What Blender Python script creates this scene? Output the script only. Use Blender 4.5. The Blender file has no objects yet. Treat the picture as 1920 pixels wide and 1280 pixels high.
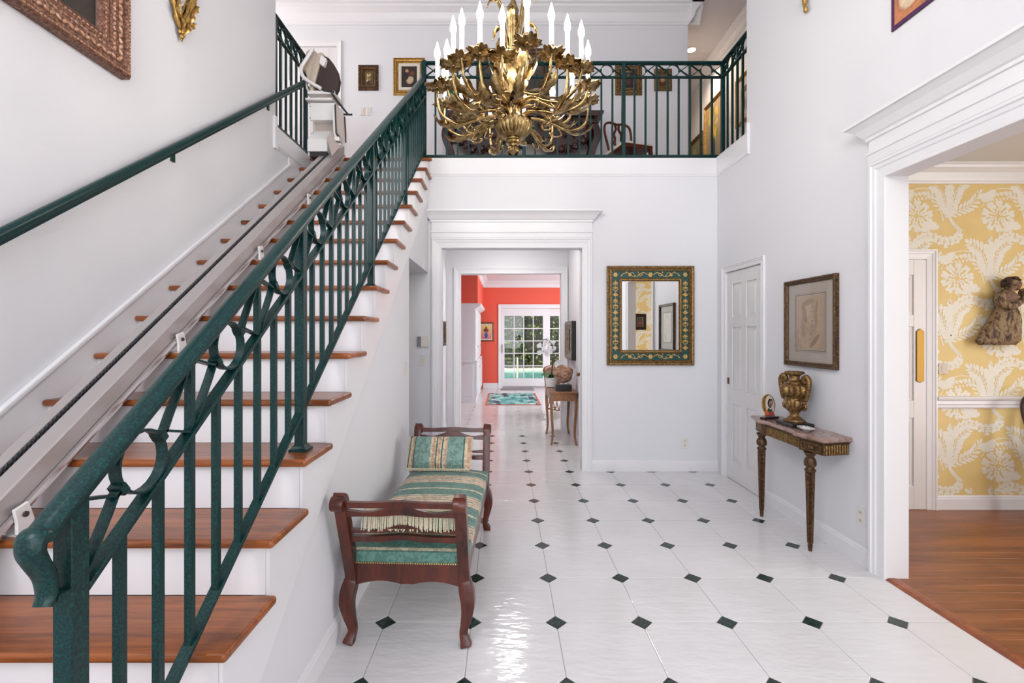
import bpy, bmesh, math, random
from mathutils import Vector, Matrix
PI = math.pi
random.seed(7)
scene = bpy.context.scene
col = scene.collection

# ---------------------------------------------------------------- camera, world, sun, lights, exposure
EYE = 1.5
F = 881.0
cam_d = bpy.data.cameras.new('camera')
cam = bpy.data.objects.new('camera', cam_d)
col.objects.link(cam)
cam.location = (0, 0, EYE)
cam.rotation_euler = (PI / 2, 0, 0)
cam_d.sensor_width = 36
cam_d.lens = 36 * F / 1920
cam_d.shift_x = 16 / 1920
cam_d.shift_y = -15 / 1920
cam_d.clip_start = 0.02
scene.camera = cam

world = bpy.data.worlds.new('sky')
scene.world = world
world.use_nodes = True
wn = world.node_tree
bg = wn.nodes['Background']
sky = wn.nodes.new('ShaderNodeTexSky')
sky.sky_type = 'HOSEK_WILKIE'
sky.sun_direction = Vector((-0.25, -0.55, 0.8)).normalized()
sky.turbidity = 3.0
wn.links.new(sky.outputs[0], bg.inputs[0])
bg.inputs[1].default_value = 1.1

sun_d = bpy.data.lights.new('sun', 'SUN')
sun_d.energy = 5.0
sun_d.angle = math.radians(0.6)
sun_d.color = (1.0, 0.95, 0.86)
sun = bpy.data.objects.new('sun', sun_d)
col.objects.link(sun)
sun.rotation_euler = Vector((0.25, 0.45, -0.95)).to_track_quat('-Z', 'Y').to_euler()

def area(name, loc, direction, sx, sy, power, color=(1, 1, 1)):
    d = bpy.data.lights.new(name, 'AREA')
    d.shape = 'RECTANGLE'
    d.size = sx
    d.size_y = sy
    d.energy = power
    d.color = color
    o = bpy.data.objects.new(name, d)
    col.objects.link(o)
    o.location = loc
    o.rotation_euler = Vector(direction).to_track_quat('-Z', 'Z').to_euler()
    return o

# daylight in the entry and dining window openings, then three unseen lights on closed walls
area('daylight_entry_window', (0.3, -3.5, 2.9), (0, 1, -0.05), 3.6, 4.7, 118, (0.95, 0.965, 1.0))
area('daylight_dining_window', (5.9, 1.2, 1.5), (-1, 0, -0.05), 2.8, 1.9, 72, (1.0, 0.96, 0.92))
area('kitchen_side_fill', (3.4, 10.2, 1.7), (-1, 0, -0.1), 3.6, 1.9, 150, (0.93, 0.97, 1.0))  # unseen light added to brighten the kitchen; its wall has no window
area('upper_hall_side_light', (-3.9, 5.5, 4.9), (1, 0.1, -0.1), 1.4, 1.4, 24, (1.0, 0.97, 0.95))  # unseen light in the upper hall; the wall behind it is closed
area('stair_side_fill', (-2.05, -0.9, 4.2), (1, 0.75, -0.25), 1.6, 2.2, 105, (0.95, 0.965, 1.0))  # unseen fill added to light the right wall; no window there

vs = scene.view_settings
vs.view_transform = 'Standard'
vs.look = 'None'
vs.gamma = 1.0
vs.use_curve_mapping = False
vs.exposure = 0.60
scene.cycles.max_bounces = 6
scene.cycles.diffuse_bounces = 3
scene.cycles.glossy_bounces = 3
scene.cycles.caustics_reflective = False
scene.cycles.caustics_refractive = False
scene.cycles.adaptive_threshold = 0.02

# ---------------------------------------------------------------- materials
def new_mat(name):
    m = bpy.data.materials.new(name)
    m.use_nodes = True
    nt = m.node_tree
    return m, nt, nt.nodes['Principled BSDF']

def N(nt, t, **kw):
    n = nt.nodes.new(t)
    for k, v in kw.items():
        if k in n.inputs:
            n.inputs[k].default_value = v
        else:
            setattr(n, k, v)
    return n

def coords(nt, kind='Object', scale=(1, 1, 1), rot=(0, 0, 0)):
    tc = nt.nodes.new('ShaderNodeTexCoord')
    mp = nt.nodes.new('ShaderNodeMapping')
    mp.inputs['Scale'].default_value = scale
    mp.inputs['Rotation'].default_value = rot
    if kind == 'World':
        g = nt.nodes.new('ShaderNodeNewGeometry')
        nt.links.new(g.outputs['Position'], mp.inputs[0])
    else:
        nt.links.new(tc.outputs[kind], mp.inputs[0])
    return mp.outputs[0]

def ramp(nt, fac, stops):
    r = nt.nodes.new('ShaderNodeValToRGB')
    e = r.color_ramp.elements
    while len(e) < len(stops):
        e.new(0.5)
    for i, (p, c) in enumerate(stops):
        e[i].position = p
        e[i].color = (c[0], c[1], c[2], 1)
    nt.links.new(fac, r.inputs[0])
    return r.outputs[0]

def bump(nt, b, height, strength=0.2, dist=0.01):
    n = nt.nodes.new('ShaderNodeBump')
    n.inputs['Strength'].default_value = strength
    n.inputs['Distance'].default_value = dist
    nt.links.new(height, n.inputs['Height'])
    nt.links.new(n.outputs[0], b.inputs['Normal'])

def plain(name, c, rough=0.5, metal=0.0, spec=0.5, noise=None, nscale=8, bmp=0, bscale=60, kind='World'):
    m, nt, b = new_mat(name)
    b.inputs['Base Color'].default_value = (*c, 1)
    b.inputs['Roughness'].default_value = rough
    b.inputs['Metallic'].default_value = metal
    b.inputs['Specular IOR Level'].default_value = spec
    v = coords(nt, kind)
    if noise:
        n = N(nt, 'ShaderNodeTexNoise', Scale=nscale, Detail=5)
        nt.links.new(v, n.inputs['Vector'])
        o = ramp(nt, n.outputs[0], [(0.3, c), (0.7, noise)])
        nt.links.new(o, b.inputs['Base Color'])
    if bmp:
        n2 = N(nt, 'ShaderNodeTexNoise', Scale=bscale, Detail=4 if bmp > 0.06 else 0)
        nt.links.new(v, n2.inputs['Vector'])
        bump(nt, b, n2.outputs[0], bmp, 0.01)
    return m

def srgb(r, g, b):
    f = lambda x: (x / 255 / 12.92) if x <= 10 else ((x / 255 + 0.055) / 1.055) ** 2.4
    return (f(r), f(g), f(b))

def wood(name, dark, light, scale=(1, 1, 1), rough=0.3, grain=14, kind='Object', coat=0.2):
    m, nt, b = new_mat(name)
    v = coords(nt, kind, scale)
    w = N(nt, 'ShaderNodeTexNoise', Scale=grain, Detail=5, Roughness=0.65, Distortion=0.6)
    nt.links.new(v, w.inputs['Vector'])
    w2 = N(nt, 'ShaderNodeTexNoise', Scale=grain * 0.22, Detail=3)
    nt.links.new(v, w2.inputs['Vector'])
    mx = N(nt, 'ShaderNodeMath', operation='ADD')
    nt.links.new(w.outputs[0], mx.inputs[0])
    nt.links.new(w2.outputs[0], mx.inputs[1])
    sc = N(nt, 'ShaderNodeMath', operation='MULTIPLY')
    nt.links.new(mx.outputs[0], sc.inputs[0])
    sc.inputs[1].default_value = 0.5
    mid = tuple((a + c) / 2 for a, c in zip(dark, light))
    o = ramp(nt, sc.outputs[0], [(0.34, dark), (0.47, mid), (0.6, light)])
    nt.links.new(o, b.inputs['Base Color'])
    b.inputs['Roughness'].default_value = rough
    b.inputs['Coat Weight'].default_value = coat
    b.inputs['Coat Roughness'].default_value = 0.15
    bump(nt, b, w.outputs[0], 0.06, 0.01)
    return m

def metal_mottled(name, stops, rough=0.35, metal=1.0, scale=40, bmp=0.1, kind='World', bscale=None, spec=0.5):
    m, nt, b = new_mat(name)
    v = coords(nt, kind)
    n = N(nt, 'ShaderNodeTexNoise', Scale=scale, Detail=6, Roughness=0.7)
    nt.links.new(v, n.inputs['Vector'])
    o = ramp(nt, n.outputs[0], stops)
    nt.links.new(o, b.inputs['Base Color'])
    b.inputs['Metallic'].default_value = metal
    b.inputs['Roughness'].default_value = rough
    b.inputs['Specular IOR Level'].default_value = spec
    if bmp:
        n2 = N(nt, 'ShaderNodeTexNoise', Scale=bscale or scale * 2, Detail=4)
        nt.links.new(v, n2.inputs['Vector'])
        bump(nt, b, n2.outputs[0], bmp, 0.01)
    return m

def emit(name, c, s):
    m, nt, b = new_mat(name)
    b.inputs['Base Color'].default_value = (*c, 1)
    b.inputs['Emission Color'].default_value = (*c, 1)
    b.inputs['Emission Strength'].default_value = s
    return m

M = {}
M['wall'] = plain('wall_paint', (0.775, 0.772, 0.80), 0.62, bmp=0.03, bscale=140, spec=0.3)
M['trim'] = plain('trim_paint', (0.83, 0.82, 0.84), 0.32, bmp=0.02, bscale=60)
M['ceiling'] = plain('ceiling_paint', (0.74, 0.72, 0.74), 0.8, bmp=0.05, bscale=200, spec=0.2)
M['grey_ceiling'] = plain('dining_ceiling_paint', (0.72, 0.70, 0.67), 0.8, bmp=0.04, bscale=200, spec=0.2)
M['coral'] = plain('coral_paint', srgb(236, 100, 80), 0.6, bmp=0.03, bscale=140, spec=0.3)
M['door'] = plain('door_paint', (0.77, 0.745, 0.75), 0.35, bmp=0.02, bscale=50)
M['cabinet'] = plain('cabinet_paint', (0.80, 0.84, 0.88), 0.3, bmp=0.02, bscale=50)

def tile_mat():
    m, nt, b = new_mat('white_glazed_tile')
    v = coords(nt, 'World')
    n = N(nt, 'ShaderNodeTexNoise', Scale=3.0, Detail=4)
    nt.links.new(v, n.inputs['Vector'])
    o = ramp(nt, n.outputs[0], [(0.3, (0.74, 0.72, 0.725)), (0.7, (0.79, 0.775, 0.785))])
    nt.links.new(o, b.inputs['Base Color'])
    b.inputs['Roughness'].default_value = 0.12
    b.inputs['Specular IOR Level'].default_value = 0.5
    v2 = coords(nt, 'World', (5, 13, 1))
    n2 = N(nt, 'ShaderNodeTexNoise', Scale=1.6, Detail=2, Roughness=0.5)
    nt.links.new(v2, n2.inputs['Vector'])
    bump(nt, b, n2.outputs[0], 0.3, 0.012)
    return m
M['tile'] = tile_mat()
M['grout'] = plain('grout', (0.50, 0.46, 0.43), 0.8, bmp=0.1, bscale=200)
M['green_tile'] = plain('green_marble_tile', (0.004, 0.014, 0.011), 0.18, noise=(0.03, 0.062, 0.05), nscale=60)
M['oak'] = wood('stained_oak_tread', srgb(82, 38, 13), srgb(168, 94, 44), (0.5, 7, 7), 0.3, 8, 'World', 0.15)
M['plank'] = wood('oak_floor_plank', srgb(92, 46, 16), srgb(158, 90, 40), (0.5, 6, 6), 0.32, 6, 'World', 0.08)
M['upper_wood'] = wood('upper_floor_wood', srgb(104, 48, 22), srgb(165, 88, 44), (1, 5, 5), 0.3, 6, 'World')
M['mahogany'] = wood('dark_mahogany', srgb(34, 9, 5), srgb(96, 38, 20), (5, 5, 1.0), 0.3, 7, 'World', 0.08)
M['walnut'] = wood('walnut', srgb(96, 56, 30), srgb(166, 112, 70), (4, 4, 2), 0.32, 7, 'World', 0.2)
M['carved'] = wood('carved_dark_oak', srgb(20, 8, 7), srgb(62, 27, 21), (3, 3, 3), 0.4, 10, 'World', 0.2)
M['chairwood'] = wood('chair_mahogany', srgb(52, 17, 10), srgb(100, 42, 24), (4, 4, 2), 0.3, 7, 'World', 0.1)
M['iron'] = metal_mottled('verdigris_iron', [(0.30, (0.004, 0.007, 0.009)), (0.5, (0.003, 0.026, 0.027)), (0.72, (0.004, 0.090, 0.070))], 0.3, 0.0, 170, 0.03, spec=0.32)
M['gold'] = metal_mottled('antique_brass', [(0.32, (0.10, 0.062, 0.022)), (0.52, (0.38, 0.26, 0.11)), (0.78, (0.75, 0.57, 0.29))], 0.27, 1.0, 22, 0.12)
M['gilt'] = metal_mottled('worn_gilt', [(0.3, (0.05, 0.024, 0.01)), (0.5, (0.22, 0.125, 0.045)), (0.75, (0.50, 0.33, 0.14))], 0.38, 0.75, 55, 0.3, bscale=90)
M['gilt_dark'] = metal_mottled('dark_worn_gilt', [(0.35, (0.018, 0.009, 0.006)), (0.55, (0.11, 0.055, 0.022)), (0.8, (0.36, 0.21, 0.08))], 0.42, 0.5, 60, 0.4, bscale=90)
M['gilt_bright'] = metal_mottled('bright_gilt', [(0.3, (0.25, 0.12, 0.03)), (0.55, (0.55, 0.33, 0.09)), (0.8, (0.8, 0.56, 0.22))], 0.34, 0.8, 40, 0.2)
M['copper_frame'] = metal_mottled('worn_copper_gilt', [(0.34, (0.03, 0.012, 0.008)), (0.52, (0.20, 0.085, 0.05)), (0.74, (0.55, 0.32, 0.21))], 0.42, 0.3, 70, 0.5, bscale=80)
M['copper_carving'] = metal_mottled('light_copper_gilt', [(0.3, (0.20, 0.085, 0.05)), (0.5, (0.50, 0.27, 0.17)), (0.72, (0.82, 0.60, 0.45))], 0.4, 0.25, 60, 0.25)  # carving in a lighter copper than the frame under it
M['brass'] = plain('polished_brass', (0.22, 0.125, 0.03), 0.38, 1.0)
M['black'] = plain('black_wood', (0.012, 0.009, 0.009), 0.35)
M['black_plastic'] = plain('black_plastic', (0.015, 0.015, 0.017), 0.4)
M['white_metal'] = plain('white_enamel', (0.80, 0.79, 0.78), 0.3)
M['track'] = plain('anodised_track', (0.45, 0.41, 0.40), 0.34, 0.35)
M['alu'] = plain('bare_aluminium', (0.62, 0.58, 0.58), 0.25, 0.85)
M['beige'] = plain('beige_vinyl', (0.50, 0.41, 0.33), 0.55, noise=(0.56, 0.47, 0.38), nscale=30, bmp=0.1)
M['brown_fabric'] = plain('dark_brown_upholstery', (0.028, 0.016, 0.014), 0.75, noise=(0.06, 0.038, 0.034), nscale=120, bmp=0.3, bscale=300)
M['plastic'] = plain('ivory_plastic', (0.79, 0.75, 0.72), 0.35)
M['switch_trim'] = plain('almond_plastic', (0.74, 0.68, 0.61), 0.35)
M['slot'] = plain('dark_slot', (0.05, 0.04, 0.04), 0.6)
M['candle'] = plain('ivory_candle', (0.85, 0.82, 0.78), 0.35)
M['bulb'] = emit('lit_bulb', (1.0, 0.91, 0.80), 90)
M['downlight'] = emit('lit_downlight', (1.0, 0.82, 0.6), 30)
M['ceramic'] = plain('white_ceramic', (0.85, 0.85, 0.86), 0.15)
M['leaf'] = plain('orchid_leaf', (0.02, 0.13, 0.03), 0.35, noise=(0.05, 0.2, 0.06), nscale=20)
M['stem'] = plain('orchid_stem', (0.03, 0.035, 0.02), 0.5)
M['petal'] = plain('orchid_petal', (0.85, 0.83, 0.85), 0.5)
M['cream_seat'] = plain('cream_upholstery', (0.72, 0.66, 0.57), 0.8, bmp=0.2, bscale=200)
M['fringe'] = plain('cream_fringe', (0.52, 0.45, 0.30), 0.8, noise=(0.74, 0.68, 0.52), nscale=150)
M['nail'] = plain('brass_nail', (0.45, 0.33, 0.15), 0.3, 1.0)
M['rattan'] = metal_mottled('rattan', [(0.3, (0.12, 0.05, 0.025)), (0.7, (0.42, 0.23, 0.12))], 0.45, 0.0, 60, 0.3)
M['canvas'] = None
M['mat_board'] = plain('mat_board', (0.46, 0.375, 0.33), 0.8, bmp=0.05, bscale=200)
M['ink'] = plain('sepia_ink_line', (0.11, 0.075, 0.055), 0.8)
M['white_print'] = plain('wallpaper_print', (0.82, 0.78, 0.68), 0.6, noise=(0.87, 0.84, 0.76), nscale=60)
M['yellow'] = plain('yellow_wallpaper', srgb(226, 198, 132), 0.6, noise=srgb(232, 206, 142), nscale=5, bmp=0.03, bscale=300)
M['green_panel'] = plain('green_painted_panel', (0.006, 0.045, 0.037), 0.4, noise=(0.012, 0.075, 0.06), nscale=30)
M['patio'] = plain('pale_patio', (0.62, 0.58, 0.52), 0.8, noise=(0.7, 0.66, 0.6), nscale=4)
M['lift_panel'] = plain('taupe_panel', (0.46, 0.38, 0.345), 0.5)

def mirror_mat():
    m, nt, b = new_mat('mirror_glass')
    b.inputs['Base Color'].default_value = (0.86, 0.86, 0.85, 1)
    b.inputs['Metallic'].default_value = 1
    b.inputs['Roughness'].default_value = 0.01
    return m
M['mirror'] = mirror_mat()

def glass_mat():
    m = bpy.data.materials.new('window_glass')
    m.use_nodes = True
    nt = m.node_tree
    nt.nodes.remove(nt.nodes['Principled BSDF'])
    out = nt.nodes['Material Output']
    t = nt.nodes.new('ShaderNodeBsdfTransparent')
    t.inputs[0].default_value = (0.95, 0.98, 0.97, 1)
    g = nt.nodes.new('ShaderNodeBsdfGlossy')
    g.inputs['Roughness'].default_value = 0.02
    mx = nt.nodes.new('ShaderNodeMixShader')
    mx.inputs[0].default_value = 0.05
    nt.links.new(t.outputs[0], mx.inputs[1])
    nt.links.new(g.outputs[0], mx.inputs[2])
    nt.links.new(mx.outputs[0], out.inputs[0])
    return m
M['glass'] = glass_mat()

def water_mat():
    m, nt, b = new_mat('pool_water')
    b.inputs['Base Color'].default_value = (0.10, 0.42, 0.40, 1)
    b.inputs['Roughness'].default_value = 0.08
    v = coords(nt, 'World')
    n = N(nt, 'ShaderNodeTexNoise', Scale=2.5, Detail=3)
    nt.links.new(v, n.inputs['Vector'])
    bump(nt, b, n.outputs[0], 0.3, 0.05)
    return m
M['water'] = water_mat()

def marble_mat():
    m, nt, b = new_mat('pink_breccia_marble')
    v = coords(nt, 'World')
    n = N(nt, 'ShaderNodeTexNoise', Scale=16, Detail=8, Roughness=0.7, Distortion=1.2)
    nt.links.new(v, n.inputs['Vector'])
    o = ramp(nt, n.outputs[0], [(0.3, srgb(96, 66, 60)), (0.5, srgb(158, 128, 118)), (0.62, srgb(176, 150, 140)), (0.75, srgb(122, 82, 66))])
    nt.links.new(o, b.inputs['Base Color'])
    b.inputs['Roughness'].default_value = 0.14
    return m
M['marble'] = marble_mat()

def stone_mat():
    m, nt, b = new_mat('petrified_stone')
    v = coords(nt, 'World', (1, 1, 2.2), (0.3, 0.6, 0))
    n = N(nt, 'ShaderNodeTexNoise', Scale=14, Detail=8, Roughness=0.7, Distortion=0.8)
    nt.links.new(v, n.inputs['Vector'])
    o = ramp(nt, n.outputs[0], [(0.3, srgb(84, 56, 44)), (0.5, srgb(150, 106, 82)), (0.7, srgb(206, 180, 160))])
    nt.links.new(o, b.inputs['Base Color'])
    b.inputs['Roughness'].default_value = 0.6
    bump(nt, b, n.outputs[0], 0.5, 0.02)
    return m
M['stone'] = stone_mat()

def stripes(name, axis, period, bands, damask=True, rough=0.55, shift=0.0, addz=False):
    """woven stripes across one object axis; bands: (start, colour) within one period"""
    m, nt, b = new_mat(name)
    tc = nt.nodes.new('ShaderNodeTexCoord')
    sp = nt.nodes.new('ShaderNodeSeparateXYZ')
    nt.links.new(tc.outputs['Object'], sp.inputs[0])
    d = N(nt, 'ShaderNodeMath', operation='DIVIDE')
    sh = N(nt, 'ShaderNodeMath', operation='ADD')
    nt.links.new(sp.outputs[axis], sh.inputs[0])
    sh.inputs[1].default_value = shift
    if addz:
        az = N(nt, 'ShaderNodeMath', operation='ADD')
        nt.links.new(sh.outputs[0], az.inputs[0])
        nt.links.new(sp.outputs['Z'], az.inputs[1])
        sh = az
    nt.links.new(sh.outputs[0], d.inputs[0])
    d.inputs[1].default_value = period
    fr = N(nt, 'ShaderNodeMath', operation='FRACT')
    nt.links.new(d.outputs[0], fr.inputs[0])
    r = nt.nodes.new('ShaderNodeValToRGB')
    r.color_ramp.interpolation = 'CONSTANT'
    e = r.color_ramp.elements
    while len(e) < len(bands):
        e.new(0.5)
    for i, (p, c) in enumerate(bands):
        e[i].position = p
        e[i].color = (*c, 1)
    nt.links.new(fr.outputs[0], r.inputs[0])
    out = r.outputs[0]
    if damask:
        n = N(nt, 'ShaderNodeTexNoise', Scale=26, Detail=2, Distortion=1.6)
        nt.links.new(tc.outputs['Object'], n.inputs['Vector'])
        g = ramp(nt, n.outputs[0], [(0.47, (0.72, 0.75, 0.74)), (0.53, (1.12, 1.12, 1.12))])
        mx = nt.nodes.new('ShaderNodeMix')
        mx.data_type = 'RGBA'
        mx.blend_type = 'MULTIPLY'
        mx.inputs[0].default_value = 1
        nt.links.new(out, mx.inputs[6])
        nt.links.new(g, mx.inputs[7])
        out = mx.outputs[2]
    nt.links.new(out, b.inputs['Base Color'])
    b.inputs['Roughness'].default_value = rough
    b.inputs['Sheen Weight'].default_value = 0.15
    return m
GR = srgb(84, 126, 114); GD = srgb(54, 90, 82); CR = srgb(206, 192, 164); PK = srgb(206, 160, 130); LT = srgb(120, 152, 142)
M['bench_stripe'] = stripes('bench_stripe_fabric', 'Y', 0.40, [(0.0, GR), (0.26, CR), (0.315, GR), (0.60, CR), (0.65, PK), (0.70, CR), (0.755, GD), (0.775, CR), (0.83, PK), (0.88, CR), (0.94, GD), (0.96, CR)], shift=0.32, addz=True)
M['pillow_stripe'] = stripes('pillow_stripe_fabric', 'X', 0.46, [(0.0, GD), (0.02, CR), (0.06, PK), (0.09, GD), (0.11, LT), (0.36, CR), (0.40, PK), (0.43, CR), (0.45, GD), (0.47, CR), (0.49, PK), (0.52, CR), (0.54, GD), (0.56, CR), (0.60, PK), (0.63, LT), (0.89, GD), (0.91, CR), (0.95, PK)], shift=0.23)

def attr_mat():
    m, nt, b = new_mat('painted_picture')
    a = nt.nodes.new('ShaderNodeVertexColor')
    a.layer_name = 'Col'
    nt.links.new(a.outputs[0], b.inputs['Base Color'])
    b.inputs['Roughness'].default_value = 0.45
    v = coords(nt, 'World')
    n = N(nt, 'ShaderNodeTexNoise', Scale=180, Detail=3)
    nt.links.new(v, n.inputs['Vector'])
    bump(nt, b, n.outputs[0], 0.12, 0.005)
    return m
M['canvas'] = attr_mat()

# ---------------------------------------------------------------- mesh helpers
class MB:
    def __init__(s):
        s.v = []; s.f = []
    def add(s, vs, fs):
        o = len(s.v)
        s.v += [tuple(p) for p in vs]
        s.f += [tuple(i + o for i in f) for f in fs]
        return s
    def box(s, x0, x1, y0, y1, z0, z1):
        vs = [(x, y, z) for z in (z0, z1) for y in (y0, y1) for x in (x0, x1)]
        return s.add(vs, [(0, 2, 3, 1), (4, 5, 7, 6), (0, 1, 5, 4), (2, 6, 7, 3), (0, 4, 6, 2), (1, 3, 7, 5)])
    def prism(s, poly, axis, a, b):
        """poly: 2D points. axis 'x': (y,z); 'y': (x,z); 'z': (x,y)"""
        n = len(poly)
        def p(q, t):
            if axis == 'x': return (t, q[0], q[1])
            if axis == 'y': return (q[0], t, q[1])
            return (q[0], q[1], t)
        vs = [p(q, a) for q in poly] + [p(q, b) for q in poly]
        fs = [tuple(range(n - 1, -1, -1)), tuple(range(n, 2 * n))]
        fs += [(i, (i + 1) % n, n + (i + 1) % n, n + i) for i in range(n)]
        return s.add(vs, fs)
    def sweep(s, path, prof, side=None, closed=False, scale=None, cap=True):
        """prof: 2D points (a along side, b along up). side: fixed side vector or None for a rotation minimising frame"""
        P = [Vector(p) for p in path]
        n = len(P); k = len(prof)
        T = []
        for i in range(n):
            if closed: t = P[(i + 1) % n] - P[i - 1]
            else: t = P[min(i + 1, n - 1)] - P[max(i - 1, 0)]
            T.append(t.normalized() if t.length > 1e-9 else Vector((0, 0, 1)))
        vs = []
        sd = None
        for i in range(n):
            if side is not None:
                a = Vector(side)
                a = (a - T[i] * a.dot(T[i])).normalized()
            else:
                if sd is None:
                    ref = Vector((0, 0, 1)) if abs(T[0].z) < 0.9 else Vector((1, 0, 0))
                    a = T[0].cross(ref).normalized()
                else:
                    a = (sd - T[i] * sd.dot(T[i]))
                    a = a.normalized() if a.length > 1e-6 else sd
                sd = a
            up = a.cross(T[i])
            sc = scale[i] if scale else 1
            for (u, w) in prof:
                vs.append(P[i] + a * u * sc + up * w * sc)
        fs = []
        for i in range(n if closed else n - 1):
            j = (i + 1) % n
            for q in range(k):
                r = (q + 1) % k
                fs.append((i * k + q, i * k + r, j * k + r, j * k + q))
        if cap and not closed:
            fs.append(tuple(range(k - 1, -1, -1)))
            fs.append(tuple((n - 1) * k + q for q in range(k)))
        return s.add(vs, fs)
    def tube(s, path, r, n=8, closed=False):
        sc = r if isinstance(r, (list, tuple)) else [r] * len(path)
        prof = [(math.cos(2 * PI * i / n), math.sin(2 * PI * i / n)) for i in range(n)]
        return s.sweep(path, prof, None, closed, list(sc))
    def strap(s, path, w, t, side, closed=False):
        """flat strip: w along side, t across"""
        return s.sweep(path, [(-w / 2, -t / 2), (w / 2, -t / 2), (w / 2, t / 2), (-w / 2, t / 2)], side, closed)
    def lathe(s, prof, c=(0, 0, 0), n=24, flute=0, depth=0.0, sx=1.0, sy=1.0):
        vs = []; fs = []
        for (r, z, *o) in prof:
            d = o[0] if o else 0
            for i in range(n):
                a = 2 * PI * i / n
                rr = r
                if flute and d: rr = r * (1 + depth * d * (abs(math.sin(a * flute / 2)) - 0.6))
                vs.append((c[0] + rr * math.cos(a) * sx, c[1] + rr * math.sin(a) * sy, c[2] + z))
        for j in range(len(prof) - 1):
            for i in range(n):
                k = (i + 1) % n
                fs.append((j * n + i, j * n + k, (j + 1) * n + k, (j + 1) * n + i))
        fs.append(tuple(range(n - 1, -1, -1)))
        fs.append(tuple((len(prof) - 1) * n + i for i in range(n)))
        return s.add(vs, fs)
    def ball(s, c, rx, ry=None, rz=None, n=10, m=6, rot=None):
        ry = ry or rx; rz = rz or rx
        vs = []; fs = []
        R = rot or Matrix.Identity(3)
        C = Vector(c)
        vs.append(C + R @ Vector((0, 0, -rz)))
        for j in range(1, m):
            t = -PI / 2 + PI * j / m
            for i in range(n):
                a = 2 * PI * i / n
                vs.append(C + R @ Vector((rx * math.cos(t) * math.cos(a), ry * math.cos(t) * math.sin(a), rz * math.sin(t))))
        vs.append(C + R @ Vector((0, 0, rz)))
        for i in range(n):
            fs.append((0, 1 + (i + 1) % n, 1 + i))
        for j in range(m - 2):
            for i in range(n):
                k = (i + 1) % n
                fs.append((1 + j * n + i, 1 + j * n + k, 1 + (j + 1) * n + k, 1 + (j + 1) * n + i))
        L = len(vs) - 1
        for i in range(n):
            fs.append((L, 1 + (m - 2) * n + i, 1 + (m - 2) * n + (i + 1) % n))
        return s.add(vs, fs)
    def rings(s, hw, hh, prof, back=True):
        """mitred frame in the local xz plane, facing -y. prof: (inset, out) from the outer edge to the inner"""
        vs = []
        for (d, o) in prof:
            a, b = hw - d, hh - d
            vs += [(-a, -o, -b), (a, -o, -b), (a, -o, b), (-a, -o, b)]
        fs = []
        for j in range(len(prof) - 1):
            for i in range(4):
                k = (i + 1) % 4
                fs.append((j * 4 + i, j * 4 + k, (j + 1) * 4 + k, (j + 1) * 4 + i))
        if back:
            j = len(prof) - 1
            for i in range(4):
                k = (i + 1) % 4
                fs.append((j * 4 + i, j * 4 + k, k, i))
        return s.add(vs, fs)
    def build(s, name, mat, parent=None, smooth=False, bevel=0, seg=2, loc=None, ang=35, kind=None):
        me = bpy.data.meshes.new(name)
        me.from_pydata([tuple(v) for v in s.v], [], s.f)
        bm = bmesh.new()
        bm.from_mesh(me)
        bmesh.ops.recalc_face_normals(bm, faces=bm.faces)
        if bevel:
            ed = [e for e in bm.edges if len(e.link_faces) == 2 and e.calc_face_angle(0) > math.radians(ang)]
            bmesh.ops.bevel(bm, geom=ed, offset=bevel, segments=seg, profile=0.5, affect='EDGES', clamp_overlap=True)
        bm.to_mesh(me)
        bm.free()
        if smooth:
            for p in me.polygons: p.use_smooth = True
            if smooth != 'all':
                me.set_sharp_from_angle(angle=math.radians(40))
        me.materials.append(M[mat] if isinstance(mat, str) else mat)
        return put(name, me, parent, loc, kind)

def put(name, me, parent=None, loc=None, kind=None):
    o = bpy.data.objects.new(name, me)
    col.objects.link(o)
    if parent is not None: o.parent = parent
    if loc is not None: o.location = loc
    if kind: o['kind'] = kind
    return o

def thing(name, label, cat, loc=(0, 0, 0), rz=0, group=None):
    o = bpy.data.objects.new(name, None)
    col.objects.link(o)
    o.empty_display_size = 0.05
    o.location = loc
    o.rotation_euler = (0, 0, rz)
    o['label'] = label; o['category'] = cat
    if group: o['group'] = group
    return o

def tag(o, label, cat, group=None):
    o['label'] = label; o['category'] = cat
    if group: o['group'] = group
    return o

def struct(o):
    o['kind'] = 'structure'
    return o

def arc(c, r, a0, a1, n, plane='yz'):
    out = []
    for i in range(n + 1):
        a = a0 + (a1 - a0) * i / n
        u, w = r * math.cos(a), r * math.sin(a)
        if plane == 'yz': out.append((c[0], c[1] + u, c[2] + w))
        elif plane == 'xz': out.append((c[0] + u, c[1], c[2] + w))
        else: out.append((c[0] + u, c[1] + w, c[2]))
    return out

def spline(pts, n=6):
    """Catmull-Rom through pts"""
    P = [Vector(p) for p in pts]
    P = [P[0] * 2 - P[1]] + P + [P[-1] * 2 - P[-2]]
    out = []
    for i in range(1, len(P) - 2):
        for k in range(n):
            t = k / n
            a, b, c, d = P[i - 1], P[i], P[i + 1], P[i + 2]
            out.append(0.5 * ((2 * b) + (c - a) * t + (2 * a - 5 * b + 4 * c - d) * t * t + (3 * b - a - 3 * c + d) * t ** 3))
    out.append(P[-2].copy())
    return out

def at(px, py, Y):
    """point of the photograph at depth Y"""
    return Vector(((px - 944) / F * Y, Y, EYE - (py - 625) / F * Y))

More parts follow.
